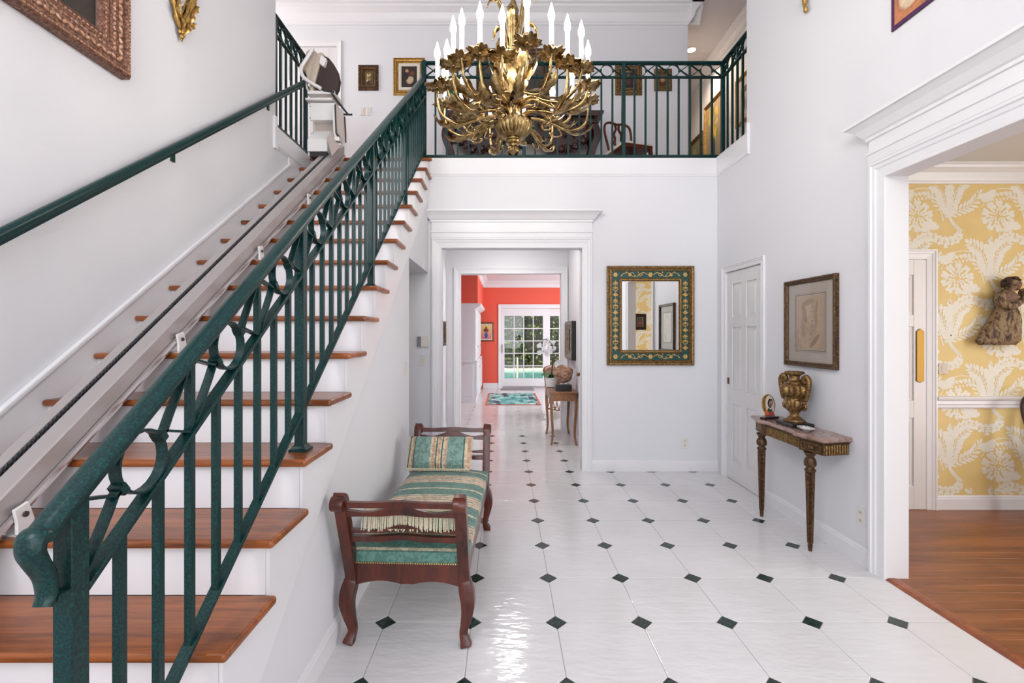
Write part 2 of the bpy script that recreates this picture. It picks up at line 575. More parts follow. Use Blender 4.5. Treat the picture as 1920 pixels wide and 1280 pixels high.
def painting(name, w, h, func, parent, out=0.0, res=(40, 48)):
    nx, ny = res
    vs = []; fs = []
    for j in range(ny + 1):
        for i in range(nx + 1):
            vs.append((-w / 2 + w * i / nx, -out, -h / 2 + h * j / ny))
    for j in range(ny):
        for i in range(nx):
            a = j * (nx + 1) + i
            fs.append((a, a + 1, a + nx + 2, a + nx + 1))
    me = bpy.data.meshes.new(name)
    me.from_pydata(vs, [], fs)
    ca = me.color_attributes.new('Col', 'FLOAT_COLOR', 'POINT')
    k = 0
    for j in range(ny + 1):
        for i in range(nx + 1):
            c = func(i / nx, j / ny)
            ca.data[k].color = (c[0], c[1], c[2], 1)
            k += 1
    me.materials.append(M['canvas'])
    return put(name, me, parent)

def painter(bg_lo, bg_hi, blobs, seed=1, grain=0.12):
    """soft layered brush marks: blobs (u, v, ru, rv, angle, rgb)"""
    rnd = random.Random(seed)
    def f(u, v):
        c = [a + (b - a) * v for a, b in zip(bg_lo, bg_hi)]
        for (bu, bv, ru, rv, an, rgb) in blobs:
            du, dv = u - bu, v - bv
            ca, sa = math.cos(an), math.sin(an)
            q = ((du * ca + dv * sa) / ru) ** 2 + ((-du * sa + dv * ca) / rv) ** 2
            if q < 1.35:
                k = max(0.0, min(1.0, (1.35 - q) / 0.5))
                c = [x + (y - x) * k for x, y in zip(c, rgb)]
        n = 1 + grain * (rnd.random() * 2 - 1)
        return [max(0, x * n) for x in c]
    return f
# ---------------------------------------------------------------- the house: shell
XL, XR, YB = -2.11, 2.33, 5.12          # stair wall, right wall, back wall of the entry hall
FL2 = 3.40                              # upper floor
CEIL = 6.0
RUN, RISE, Y0 = 0.268, 0.20, 0.515      # stair geometry
NST = 17
def nose(y): return (y - Y0) * RISE / RUN
SX = -0.82                              # side of the staircase

def wall(name, poly, axis, a, b, mat='wall'):
    return struct(MB().prism(poly, axis, a, b).build(name, mat))

# floors -----------------------------------------------------------
T = 0.444
TX, TY = 0.2745, 2.443                  # a tile corner
floor = struct(MB().box(-2.6, 3.6, -3.7, 12.9, -0.12, -0.0055).build('floor', 'grout'))
def tile_mesh():
    g = 0.0013; d = 0.053 + 0.0015; h = T / 2 - g
    o = [(-h + d, -h), (h - d, -h), (h, -h + d), (h, h - d), (h - d, h), (-h + d, h), (-h, h - d), (-h, -h + d)]
    e = 0.0035
    hi = h - e; di = d - e * 0.6
    i = [(-hi + di, -hi), (hi - di, -hi), (hi, -hi + di), (hi, hi - di), (hi - di, hi), (-hi + di, hi), (-hi, hi - di), (-hi, -hi + di)]
    m = MB()
    vs = [(x, y, -0.009) for x, y in o] + [(x, y, -0.0012) for x, y in o] + [(x, y, 0) for x, y in i]
    fs = [tuple(range(16, 24))]
    for a in (0, 8):
        fs += [(a + k, a + (k + 1) % 8, a + 8 + (k + 1) % 8, a + 8 + k) for k in range(8)]
    return m.add(vs, fs)
tile0 = tile_mesh().build('tile', 'tile', floor)
q = 0.0515
dm = MB().add([(q, 0, -0.009), (0, q, -0.009), (-q, 0, -0.009), (0, -q, -0.009), (q, 0, -0.0004), (0, q, -0.0004), (-q, 0, -0.0004), (0, -q, -0.0004)],
              [(4, 5, 6, 7), (0, 1, 5, 4), (1, 2, 6, 5), (2, 3, 7, 6), (3, 0, 4, 7)])
ins0 = dm.build('inset_tile', 'green_tile', floor)
first = True
for r in range(-4, 24):
    y = TY + (r + 0.5) * T
    cols = range(-4, 5) if y < 5.2 else (range(-3, 3) if y < 7.4 else range(-4, 4))
    for c in cols:
        x = TX + (c + 0.5) * T
        for k, src in enumerate((tile0, ins0)):
            if k == 1 and y > 7.2: continue
            if first: o = src
            else:
                o = src.copy(); col.objects.link(o); o.parent = floor
            o.location = (x, y, 0) if k == 0 else (x - T / 2, y - T / 2, 0)
        first = False

floor_wood = struct(MB().box(2.395, 6.0, -2.0, 4.0, -0.1, 0.0).build('floor_dining', 'grout'))
pw = 0.083
rw = random.Random(3)
pl_mesh = {}
yy = -0.2
while yy < 4.0:
    x = 2.395
    first_len = rw.uniform(0.4, 1.5)
    while x < 6.0:
        L = first_len if x == 2.395 else rw.choice((1.1, 1.5))
        L = min(L, 6.0 - x)
        y1 = min(yy + pw, 4.0)
        z = 0.0085 + rw.uniform(-0.0004, 0.0004)
        MB().box(x + 0.0006, x + L - 0.0006, yy + 0.0005, y1 - 0.0005, -0.004, z).build('plank', 'plank', floor_wood, bevel=0.0008, seg=1)
        x += L
    yy += pw
# hardwood strip between tile and planks
struct(MB().prism([(2.325, 0.0), (2.395, 0.0), (2.395, 0.010), (2.375, 0.013), (2.345, 0.012), (2.325, 0.002)], 'y', 1.45, 2.86).build('trim_threshold', 'upper_wood'))

# entry hall walls ---------------------------------------------------
wall('wall_right', [(-3.6, 0), (1.45, 0), (1.45, 2.458), (2.86, 2.458), (2.86, 0), (4.244, 0), (4.244, 2.136), (4.92, 2.136), (4.92, 0), (YB, 0), (YB, FL2), (4.5, FL2), (4.5, CEIL), (-3.6, CEIL)], 'x', XR, XR + 0.137)
wall('wall_left', [(-3.6, 0), (YB + 0.13, 0), (YB + 0.13, FL2), (4.35, FL2), (4.35, CEIL), (-3.6, CEIL)], 'x', XL - 0.14, XL)
OPL, OPR, OPT = -0.674, 0.854, 2.43
wall('wall_back', [(XL, 0), (OPL, 0), (OPL, OPT), (OPR, OPT), (OPR, 0), (XR, 0), (XR, FL2 - 0.001), (XL, FL2 - 0.001)], 'y', YB, YB + 0.13)
# front wall with its tall window opening, behind the photographer
fw = MB()
fw.box(-2.25, -1.5, -3.7, -3.6, 0, CEIL).box(2.1, 2.47, -3.7, -3.6, 0, CEIL).box(-1.5, 2.1, -3.7, -3.6, 0, 0.5).box(-1.5, 2.1, -3.7, -3.6, 5.3, CEIL)
struct(fw.build('wall_front', 'wall'))
struct(MB().box(-4.2, 4.2, -3.7, 9.7, CEIL, CEIL + 0.2).build('ceiling', 'ceiling'))

# upper floor ---------------------------------------------------------
up = MB().prism([(-4.0, 4.35), (XL - 0.02, 4.35), (XL - 0.02, YB + 0.004), (XR + 0.02, YB + 0.004), (XR + 0.02, 4.5), (3.43, 4.5), (3.43, 9.5), (-4.0, 9.5)], 'z', 2.95, FL2)
struct(up.build('floor_upper', 'upper_wood'))
UB = 6.50
# door opening of the upper back wall
wall('wall_upper_back', [(-4.0, FL2), (-3.08, FL2), (-3.08, 5.47), (-2.31, 5.47), (-2.31, FL2), (2.55, FL2), (2.55, CEIL), (-4.0, CEIL)], 'y', UB, UB + 0.13)
struct(MB().box(-4.1, -4.0, 4.2, 6.6, FL2, CEIL).build('wall_upper_left', 'wall'))
struct(MB().box(-4.0, XL - 0.14, 4.22, 4.35, FL2, CEIL).build('wall_upper_left_front', 'wall'))
struct(MB().box(XR + 0.137, 3.43, 4.37, 4.5, FL2, CEIL).build('wall_upper_right_front', 'wall'))
struct(MB().box(3.43, 3.55, 4.37, 9.5, FL2, CEIL).build('wall_upper_right', 'wall'))
struct(MB().box(2.45, 2.55, UB + 0.13, 9.5, FL2, CEIL).build('wall_corridor', 'wall'))
struct(MB().box(2.45, 3.55, 9.5, 9.6, FL2, CEIL).build('wall_corridor_end', 'wall'))

def crown(name, path, size_h, size_d, side_in, mat='trim', z=CEIL):
    """crown moulding: straight runs in plan between points, side_in = direction into the room"""
    k = MB()
    prof = [(0, 0), (0, -1), (0.10, -1), (0.12, -0.90), (0.20, -0.86), (0.24, -0.72), (0.42, -0.45), (0.72, -0.28), (0.80, -0.24), (0.84, -0.12), (1, -0.10), (1, 0)]
    (x0, y0), (x1, y1) = path
    sx, sy = side_in
    vs = []; n = len(prof)
    for (x, y) in ((x0, y0), (x1, y1)):
        for (a, b) in prof:
            vs.append((x + sx * a * size_d, y + sy * a * size_d, z + b * size_h))
    fs = [tuple(range(n)), tuple(range(2 * n - 1, n - 1, -1))] + [(i, (i + 1) % n, n + (i + 1) % n, n + i) for i in range(n)]
    return struct(k.add(vs, fs).build(name, mat))
crown('trim_crown_upper', ((-4.0, UB), (2.55 + 0.16, UB)), 0.24, 0.16, (0, -1))
crown('trim_crown_corridor', ((2.55, UB - 0.16), (2.55, 9.5)), 0.24, 0.16, (1, 0))
crown('trim_crown_upper_right', ((3.43, 4.5), (3.43, 9.5)), 0.16, 0.11, (-1, 0))

# fascia around the stair opening
struct(MB().prism([(YB, 3.21), (YB - 0.006, 3.21), (YB - 0.012, 3.225), (YB - 0.018, 3.235), (YB - 0.018, FL2 + 0.005), (YB, FL2 + 0.005)], 'x', -0.80, XR).build('trim_fascia', 'trim'))
struct(MB().prism([(XR, 3.21), (XR - 0.006, 3.21), (XR - 0.012, 3.225), (XR - 0.018, 3.235), (XR - 0.018, FL2 + 0.012), (XR + 0.03, FL2 + 0.012), (XR + 0.03, FL2), (XR, FL2)], 'y', 4.46, YB - 0.018).build('trim_fascia_right', 'trim'))
struct(MB().prism([(XL, 3.22), (XL + 0.006, 3.22), (XL + 0.012, 3.235), (XL + 0.018, 3.245), (XL + 0.018, FL2 + 0.012), (XL - 0.04, FL2 + 0.012), (XL - 0.04, FL2), (XL, FL2)], 'y', 4.31, YB).build('trim_fascia_left', 'trim'))
struct(MB().box(XR - 0.022, XR + 0.012, 4.445, 4.475, 3.20, 3.50).build('trim_fascia_block_right', 'trim', bevel=0.004))
struct(MB().box(XL - 0.035, XL + 0.022, 4.30, 4.353, 3.20, 3.50).build('trim_fascia_block_left', 'trim', bevel=0.004))

# baseboards ----------------------------------------------------------
def baseboard(name, path, out, z=0.0, h=0.12, d=0.014, mat='trim'):
    (x0, y0), (x1, y1) = path
    sx, sy = out
    prof = [(0, 0), (d, 0), (d, h - 0.03), (d * 0.75, h - 0.022), (d * 0.7, h - 0.012), (d * 0.35, h), (0, h)]
    vs = []; n = len(prof)
    for (x, y) in ((x0, y0), (x1, y1)):
        for (a, b) in prof:
            vs.append((x + sx * a, y + sy * a, z + b))
    fs = [tuple(range(n)), tuple(range(2 * n - 1, n - 1, -1))] + [(i, (i + 1) % n, n + (i + 1) % n, n + i) for i in range(n)]
    return struct(MB().add(vs, fs).build(name, mat))
baseboard('baseboard_right', ((XR, 2.98), (XR, 4.15)), (-1, 0))
baseboard('baseboard_back', ((0.962, YB), (XR, YB)), (0, -1))
baseboard('baseboard_stair', ((SX, 0.85), (SX, 4.08)), (1, 0))
baseboard('baseboard_back_left', ((XL + 0.4, YB), (-0.83, YB)), (0, -1))

# door casings ----------------------------------------------------------
def casing(name, u0, u1, top, place, w=0.105, d=0.022, head=None, bottom=0.0):
    """moulded casing round an opening u0..u1 up to top; place(u, out, z) gives the point. head: (frieze_top, cornice_top, projection)"""
    prof = [(0, 0), (0, d * 0.55), (w * 0.10, d * 0.62), (w * 0.14, d * 0.40), (w * 0.55, d * 0.62), (w * 0.62, d * 0.9), (w * 0.80, d), (w * 0.86, d * 1.35), (w, d * 1.35), (w, 0)]
    n = len(prof)
    path = [(u0, bottom, -1, 0), (u0, top, -1, 1), (u1, top, 1, 1), (u1, bottom, 1, 0)]
    vs = []
    for (u, z, su, sz) in path:
        for (a, o) in prof:
            vs.append(place(u + su * a, o, z + sz * a))
    fs = []
    for j in range(3):
        for i in range(n):
            k = (i + 1) % n
            fs.append((j * n + i, j * n + k, (j + 1) * n + k, (j + 1) * n + i))
    fs += [tuple(range(n)), tuple(3 * n + i for i in range(n - 1, -1, -1))]
    c = struct(MB().add(vs, fs).build(name, 'trim'))
    if head:
        zf, zc, pj = head
        z0 = top + w
        a, b = u0 - w, u1 + w
        # architrave band, frieze, cornice with returns
        def ring(out_off, z):
            return [(a - out_off, 0, z), (a - out_off, d + out_off, z), (b + out_off, d + out_off, z), (b + out_off, 0, z)]
        steps = [(0.0, z0), (0.004, z0 + 0.004), (0.004, z0 + 0.055), (0.012, z0 + 0.06), (0.012, z0 + 0.072), (0.002, z0 + 0.078), (0.002, zf - 0.03),
                 (0.014, zf - 0.026), (0.014, zf - 0.008), (0.026, zf), (pj * 0.40, zf + (zc - zf) * 0.22), (pj * 0.55, zf + (zc - zf) * 0.45), (pj * 0.82, zf + (zc - zf) * 0.72), (pj * 0.86, zf + (zc - zf) * 0.76), (pj, zf + (zc - zf) * 0.8), (pj, zc)]
        vs = []
        for (o, z) in steps:
            vs += [place(*p) for p in ring(o, z)]
        fs = []
        for j in range(len(steps) - 1):
            for i in range(4):
                k = (i + 1) % 4
                fs.append((4 * j + i, 4 * j + k, 4 * j + 4 + k, 4 * j + 4 + i))
        fs += [(3, 2, 1, 0), tuple(4 * (len(steps) - 1) + i for i in range(4))]
        MB().add(vs, fs).build('entablature', 'trim', c)
    return c
right_place = lambda u, o, z: (XR - o, u, z)
back_place = lambda u, o, z: (u, YB - o, z)
casing('trim_hall_opening', OPL, OPR, OPT, back_place, 0.105, 0.022, (2.735, 2.825, 0.10))
casing('trim_dining_opening', 1.45, 2.86, 2.458, right_place, 0.105, 0.022, (2.735, 2.825, 0.10))
casing('trim_closet_door', 4.244, 4.92, 2.136, right_place, 0.062, 0.016)
casing('trim_upper_door', -3.08, -2.31, 5.47, lambda u, o, z: (u, UB - o, z), 0.07, 0.018, bottom=FL2)

# six-panel doors -----------------------------------------------------------
def panel_door(name, w, h, t, parent=None, cols=2, rows=((0.17, 0.38), (0.42, 0.64), (0.68, 0.90))):
    o = bpy.data.objects.new(name, None); col.objects.link(o)
    d = struct(o)
    body = MB().box(-w / 2, w / 2, -t / 2 + 0.008, t / 2, 0, h).build('slab', 'door', d)
    # raised frame: stiles and rails over the recessed field
    sw = 0.105 if cols == 2 else 0.1
    xs = [-w / 2, -w / 2 + sw, -0.045, 0.045, w / 2 - sw, w / 2]
    for (a, b) in ((xs[0], xs[1]), (xs[2], xs[3]), (xs[4], xs[5])):
        MB().box(a, b, -t / 2 - 0.002, -t / 2 + 0.008, 0, h).build('stile', 'door', d, bevel=0.003)
    zs = [0, 0.20, 0.78, 0.93, 1.56, 1.66, h - 0.13, h]
    zs = [z * h / 2.13 if 0 < i < 6 else z for i, z in enumerate(zs)]
    for (a, b) in ((zs[0], zs[1]), (zs[2], zs[3]), (zs[4], zs[5]), (zs[6], zs[7])):
        for (x0, x1) in ((xs[1], xs[2]), (xs[3], xs[4])):
            MB().box(x0, x1, -t / 2 - 0.002, -t / 2 + 0.008, a, b).build('rail', 'door', d, bevel=0.003)
    for (a, b) in ((zs[1], zs[2]), (zs[3], zs[4]), (zs[5], zs[6])):
        for (x0, x1) in ((xs[1], xs[2]), (xs[3], xs[4])):
            k = MB()
            prof = [(0.016, -t / 2 + 0.008), (0.045, -t / 2 + 0.001)]
            vs = []
            for (e, y) in prof:
                vs += [(x0 + e, y, a + e), (x1 - e, y, a + e), (x1 - e, y, b - e), (x0 + e, y, b - e)]
            k.add(vs, [(0, 1, 5, 4), (1, 2, 6, 5), (2, 3, 7, 6), (3, 0, 4, 7), (4, 5, 6, 7)])
            k.build('panel', 'door', d)
    return d
door1 = panel_door('door_1', 0.672, 2.13, 0.04)
door1.location = (XR + 0.035, 4.582, 0.004)
door1.rotation_euler = (0, 0, -PI / 2)
lk = MB().box(-0.020, 0.020, -0.026, -0.021, 0.97, 1.04).build('latch_plate', 'brass', door1, bevel=0.002)
lk.location = (-0.31, 0, 0)
MB().box(-0.010, 0.010, -0.028, -0.0262, 0.985, 1.025).build('pull_recess', 'slot', lk)
door2 = panel_door('door_2', 0.766, 2.065, 0.04)
door2.location = (-2.695, UB + 0.035, FL2 + 0.003)

# hall beyond the back wall -------------------------------------------------------
HL, HR, H2 = -0.88, 1.01, 7.30
struct(MB().box(HL - 0.1, HL, YB + 0.13, H2, 0, 2.95).build('wall_hall_left', 'wall'))
struct(MB().box(HR, HR + 0.1, YB + 0.13, H2, 0, 2.95).build('wall_hall_right', 'wall'))
struct(MB().box(HL - 0.1, HR + 0.1, YB + 0.13, H2 + 0.14, 2.90, 2.95).build('ceiling_hall', 'ceiling'))
O2L, O2R, O2T = -0.671, 0.895, 2.43
wall('wall_hall_end', [(-2.5, 0), (O2L, 0), (O2L, O2T), (O2R, O2T), (O2R, 0), (3.5, 0), (3.5, 2.95), (-2.5, 2.95)], 'y', H2, H2 + 0.14)
casing('trim_kitchen_opening', O2L, O2R, O2T, lambda u, o, z: (u, H2 - o, z), 0.10, 0.02)
# casing of a side door on the hall's right wall, and its edge
casing('trim_hall_side_door', 5.40, 6.10, 2.05, lambda u, o, z: (HR - o, u, z), 0.07, 0.018)
sd = struct(MB().box(HR - 0.006, HR + 0.01, 5.40, 6.10, 0.004, 2.05).build('door_3', 'door'))
MB().lathe([(0.005, 0), (0.022, 0.012), (0.026, 0.028), (0.018, 0.045), (0.004, 0.05)], n=12).build('knob', 'brass', sd, smooth=True, loc=(HR - 0.05, 6.03, 0.95))
baseboard('baseboard_hall_right', ((HR, 6.17), (HR, H2)), (-1, 0))
baseboard('baseboard_hall_left', ((HL, YB + 0.13), (HL, H2)), (1, 0))

# kitchen -----------------------------------------------------------------------------
KE = 12.9
kw = 2.19
wall('wall_kitchen_end', [(-2.5, 0), (-0.03, 0), (-0.03, kw), (1.95, kw), (1.95, 0), (3.5, 0), (3.5, 2.93), (-2.5, 2.93)], 'y', KE, KE + 0.14, 'coral')
struct(MB().box(-2.6, -2.5, H2 + 0.14, KE, 0, 2.93).build('wall_kitchen_left', 'coral'))
kwl = MB().box(3.5, 3.6, H2 + 0.14, KE, 0, 2.93)
struct(kwl.build('wall_kitchen_right', 'coral'))
struct(MB().box(-2.6, 3.6, H2 + 0.14, KE + 0.14, 2.93, 3.1).build('ceiling_kitchen', 'cabinet'))
struct(MB().box(-2.5, -0.56, 10.2, KE, 2.16, 2.93).build('wall_bulkhead', 'coral'))
crown('trim_crown_kitchen_end', ((-0.56, KE), (3.5, KE)), 0.17, 0.14, (0, -1), z=2.93)
crown('trim_crown_bulkhead', ((-0.56, 10.2 - 0.14), (-0.56, KE)), 0.17, 0.14, (1, 0), z=2.93)
crown('trim_crown_bulkhead_front', ((-2.5, 10.2), (-0.56 + 0.14, 10.2)), 0.17, 0.14, (0, -1), z=2.93)
baseboard('baseboard_kitchen', ((-0.56, KE), (-0.14, KE)), (0, -1), h=0.14)

# dining room -------------------------------------------------------------------------
DB = 3.99
DX = XR + 0.137
struct(MB().box(DX, 6.0, DB, DB + 0.1, 0, 2.92).build('wall_dining_back', 'yellow'))
dfw = struct(MB().box(DX, 6.0, -1.6, -1.5, 0, 2.92).build('wall_dining_front', 'yellow'))
dw = MB().box(6.0, 6.1, -1.6, -0.3, 0, 2.92).box(6.0, 6.1, 2.7, DB, 0, 2.92).box(6.0, 6.1, -0.3, 2.7, 0, 0.5).box(6.0, 6.1, -0.3, 2.7, 2.5, 2.92)
struct(dw.build('wall_dining_right', 'yellow'))
struct(MB().box(DX, 6.1, -1.6, DB + 0.1, 2.92, 2.95).build('ceiling_dining', 'grey_ceiling'))
crown('trim_crown_dining', ((DX, DB), (6.0, DB)), 0.15, 0.11, (0, -1), z=2.92)
baseboard('baseboard_dining', ((2.0 + 1.66, DB), (6.0, DB)), (0, -1), z=0.008, h=0.12)
# chair rail
cr = [(DB, 0.865), (DB - 0.018, 0.868), (DB - 0.022, 0.880), (DB - 0.016, 0.892), (DB - 0.024, 0.905), (DB - 0.024, 0.930), (DB - 0.034, 0.942), (DB - 0.038, 0.955), (DB - 0.030, 0.966), (DB, 0.970)]
struct(MB().prism(cr, 'x', 3.665, 6.0).build('trim_chair_rail', 'trim'))
# swing door in the dining room's back wall, standing in front of the wallpaper plane
casing('trim_dining_door', 2.78, 3.583, 2.13, lambda u, o, z: (u, DB - o, z), 0.08, 0.02, bottom=0.008)
door4 = panel_door('door_4', 0.80, 2.115, 0.03)
door4.location = (3.18, DB + 0.006, 0.01)
pp = MB().prism([(-0.032, 1.10), (0.0, 1.085), (0.032, 1.10), (0.032, 1.52), (0.0, 1.545), (-0.032, 1.52)], 'y', -0.026, -0.019).build('push_plate', 'brass', door4, bevel=0.003, loc=(0.344, 0, -0.012))
# passage under the stair

# unseen fill light added to brighten the hall, built like a flush lamp
hl = thing('hall_fill_light', 'unseen round fill light added on the hall ceiling', 'ceiling light', (0.1, 6.3, 2.90))
MB().lathe([(0.17, 0), (0.17, -0.02), (0.16, -0.024)], n=28).build('base', 'white_metal', hl, smooth=True)
MB().lathe([(0.155, -0.022), (0.14, -0.05), (0.09, -0.075), (0.01, -0.085)], n=28).build('shade', emit('hall_fill_glow', (1.0, 0.97, 0.94), 46), hl, smooth='all')
# ---------------------------------------------------------------- wallpaper print
class Flat:
    """flat print shapes collected in (u, v)"""
    def __init__(s): s.v = []; s.f = []
    def poly(s, pts):
        o = len(s.v); s.v += pts; s.f.append(tuple(range(o, o + len(pts))))
    def strip(s, L, R):
        o = len(s.v); n = len(L)
        s.v += L + R
        for i in range(n - 1): s.f.append((o + i, o + n + i, o + n + i + 1, o + i + 1))
    def line(s, pts, w0, w1=None):
        w1 = w0 if w1 is None else w1
        n = len(pts); L = []; R = []
        for i, (u, v) in enumerate(pts):
            a = pts[max(i - 1, 0)]; b = pts[min(i + 1, n - 1)]
            tu, tv = b[0] - a[0], b[1] - a[1]
            l = math.hypot(tu, tv) or 1
            w = w0 + (w1 - w0) * i / (n - 1)
            L.append((u - tv / l * w, v + tu / l * w)); R.append((u + tv / l * w, v - tu / l * w))
        s.strip(L, R)
    def petal(s, c, ang, l, w):
        ca, sa = math.cos(ang), math.sin(ang)
        pts = []
        for (a, b) in ((0.05, 0), (0.35, 0.7), (0.7, 1), (0.93, 0.6), (1, 0), (0.93, -0.6), (0.7, -1), (0.35, -0.7)):
            x, y = a * l, b * w
            pts.append((c[0] + x * ca - y * sa, c[1] + x * sa + y * ca))
        s.poly(pts)
    def acanthus(s, pts, w, lobes):
        """feathered leaf: leaflets in pairs along a curved rib"""
        n = len(pts)
        s.line(pts, 0.006, 0.002)
        for k in range(lobes):
            t = (k + 0.4) / lobes
            i = min(int(t * (n - 1)), n - 2)
            f = t * (n - 1) - i
            u = pts[i][0] + (pts[i + 1][0] - pts[i][0]) * f; v = pts[i][1] + (pts[i + 1][1] - pts[i][1]) * f
            an = math.atan2(pts[i + 1][1] - pts[i][1], pts[i + 1][0] - pts[i][0])
            l = w * (0.55 + 0.75 * math.sin(PI * (t * 0.85 + 0.12)))
            for sg in (-1, 1):
                s.petal((u, v), an + sg * 0.72, l, l * 0.165)
        e = pts[-1]; q = pts[-2]
        s.petal(q, math.atan2(e[1] - q[1], e[0] - q[0]), w * 0.9, w * 0.2)

def curve2(p, n=7):
    return [(a.x, a.y) for a in spline([(u, v, 0) for u, v in p], n)]

def motif():
    f = Flat()
    # peony: rings of petals round a small heart
    for r, k, l, w, ph in ((0.118, 19, 0.058, 0.0170, 0.0), (0.086, 15, 0.044, 0.0148, 0.2), (0.056, 12, 0.036, 0.0110, 0.1), (0.030, 8, 0.026, 0.0080, 0.3)):
        for i in range(k):
            a = 2 * PI * i / k + ph
            rr = r - l * 0.55
            f.petal((rr * math.cos(a), rr * math.sin(a) * 0.92), a + 0.15 * (-1) ** i, l, w)
    # spray of acanthus with a tied stem, beside the peony
    bx, by = 0.28, 0.0
    f.acanthus(curve2([(bx, by), (bx - 0.025, by + 0.11), (bx - 0.07, by + 0.22), (bx - 0.17, by + 0.30)]), 0.082, 11)
    f.acanthus(curve2([(bx, by), (bx + 0.03, by + 0.12), (bx + 0.07, by + 0.23), (bx + 0.16, by + 0.31)]), 0.078, 11)
    f.acanthus(curve2([(bx, by), (bx + 0.10, by + 0.05), (bx + 0.19, by + 0.10), (bx + 0.26, by + 0.20)]), 0.058, 9)
    f.acanthus(curve2([(bx - 0.01, by + 0.02), (bx - 0.09, by + 0.09), (bx - 0.13, by + 0.16), (bx - 0.21, by + 0.19)]), 0.044, 8)
    f.acanthus(curve2([(bx, by + 0.02), (bx + 0.004, by + 0.14), (bx - 0.004, by + 0.25), (bx + 0.006, by + 0.34)]), 0.040, 9)
    for dx in (-0.016, -0.005, 0.006, 0.017):
        f.line(curve2([(bx + dx * 1.6, by + 0.10), (bx + dx * 0.6, by), (bx + 0.04 + dx, by - 0.07), (bx + 0.10 + dx, by - 0.13)]), 0.0042, 0.003)
    f.line([(bx - 0.035, by - 0.006), (bx + 0.035, by + 0.006)], 0.010)
    f.line([(bx - 0.028, by + 0.016), (bx + 0.030, by + 0.022)], 0.005)
    # trailing vine with leaves, running back under the peony
    vine = curve2([(bx + 0.10, by - 0.13), (bx + 0.05, by - 0.20), (bx - 0.06, by - 0.21), (bx - 0.17, by - 0.17), (bx - 0.25, by - 0.20), (bx - 0.32, by - 0.27), (bx - 0.36, by - 0.24)])
    f.line(vine, 0.0045, 0.0025)
    for i in range(2, len(vine) - 1, 3):
        an = math.atan2(vine[i + 1][1] - vine[i][1], vine[i + 1][0] - vine[i][0])
        for sg in (-1, 1):
            f.petal(vine[i], an + sg * 0.9, 0.050, 0.015)
            f.petal(vine[i], an + sg * 1.8, 0.034, 0.012)
    # leafy cluster and berries
    for (cx, cy, r0) in ((0.12, -0.12, 0.15), (-0.10, 0.20, 1.2)):
        for i in range(6):
            f.petal((cx, cy), PI * r0 + i * 0.52, 0.085, 0.022)
        for i in range(5):
            f.petal((cx - 0.02 + 0.012 * i, cy + 0.055), PI / 2 + (i - 2) * 0.4, 0.045, 0.012)
    f.line(curve2([(0.0, -0.12), (0.03, -0.18), (0.10, -0.20), (0.12, -0.12)]), 0.004)
    # arching stems over the peony
    f.line(curve2([(bx - 0.05, by - 0.04), (0.17, 0.14), (0.05, 0.19), (-0.08, 0.16), (-0.14, 0.07)]), 0.006, 0.003)
    f.line(curve2([(bx - 0.03, by - 0.02), (0.20, 0.17), (0.06, 0.235), (-0.10, 0.20)]), 0.005, 0.003)
    for i in range(8):
        t = i / 8
        f.petal((0.14 - 0.26 * t, 0.175 - 0.03 * t), PI * 0.55 + t * 0.8, 0.045, 0.013)
        f.petal((0.14 - 0.26 * t, 0.175 - 0.03 * t), -PI * 0.45 + t * 0.8, 0.030, 0.009)
    return f

def wallpaper(parent, u0, u1, z0, z1, place, ou, oz):
    f = motif()
    RU, RV = 0.694, 1.06
    vs = []; fs = []
    nu = range(int((u0 - ou) / RU) - 2, int((u1 - ou) / RU) + 3)
    nv = range(int((z0 - oz) / RV) - 2, int((z1 - oz) / RV) + 3)
    for a in nu:
        for b in nv:
            for h in (0, 1):
                cu = ou + a * RU + h * RU / 2
                cz = oz + b * RV + h * RV / 2
                for face in f.f:
                    pts = [(f.v[i][0] + cu, f.v[i][1] + cz) for i in face]
                    if all(u0 <= p[0] <= u1 and z0 <= p[1] <= z1 for p in pts):
                        o = len(vs)
                        vs += [place(*p, len(fs) % 251 * 3e-6) for p in pts]
                        fs.append(tuple(range(o, o + len(pts))))
    me = bpy.data.meshes.new('wallpaper_print')
    me.from_pydata(vs, [], fs)
    me.materials.append(M['white_print'])
    o = put('wallpaper_print', me, parent)
    o['kind'] = 'stuff'
    return o
p_fl = at(1871, 405, DB)
wallpaper(bpy.data.objects['wall_dining_back'], DX, 4.9, 0.12, 2.77, lambda u, z, e: (u, DB - 0.0006 - e, z), p_fl.x, p_fl.z)
wallpaper(dfw, DX, 5.2, 0.12, 2.77, lambda u, z, e: (u, -1.5 + 0.0006 + e, z), 3.0, 1.2)

# ---------------------------------------------------------------- staircase
st = thing('staircase', 'straight white staircase with reddish stained oak treads rising along the wall', 'staircase', (0, 0, 0))
TR = -0.78
for n in range(1, NST):
    yf = Y0 + n * RUN
    z = n * RISE
    MB().box(XL + 0.02, TR, yf, yf + RUN + 0.035, z - 0.03, z).build('tread', 'oak', st, bevel=0.011, seg=3)
    MB().box(XL + 0.02, SX - 0.001, yf + 0.032, yf + 0.05, z - RISE, z - 0.03).build('riser', 'trim', st)
yf = Y0 + NST * RUN
MB().box(XL + 0.02, -0.775, yf, yf + 0.12, FL2 - 0.03, FL2).build('landing_nosing', 'oak', st, bevel=0.011, seg=3)
MB().box(XL + 0.02, SX - 0.001, yf + 0.032, yf + 0.05, FL2 - RISE, FL2 - 0.03).build('riser', 'trim', st)
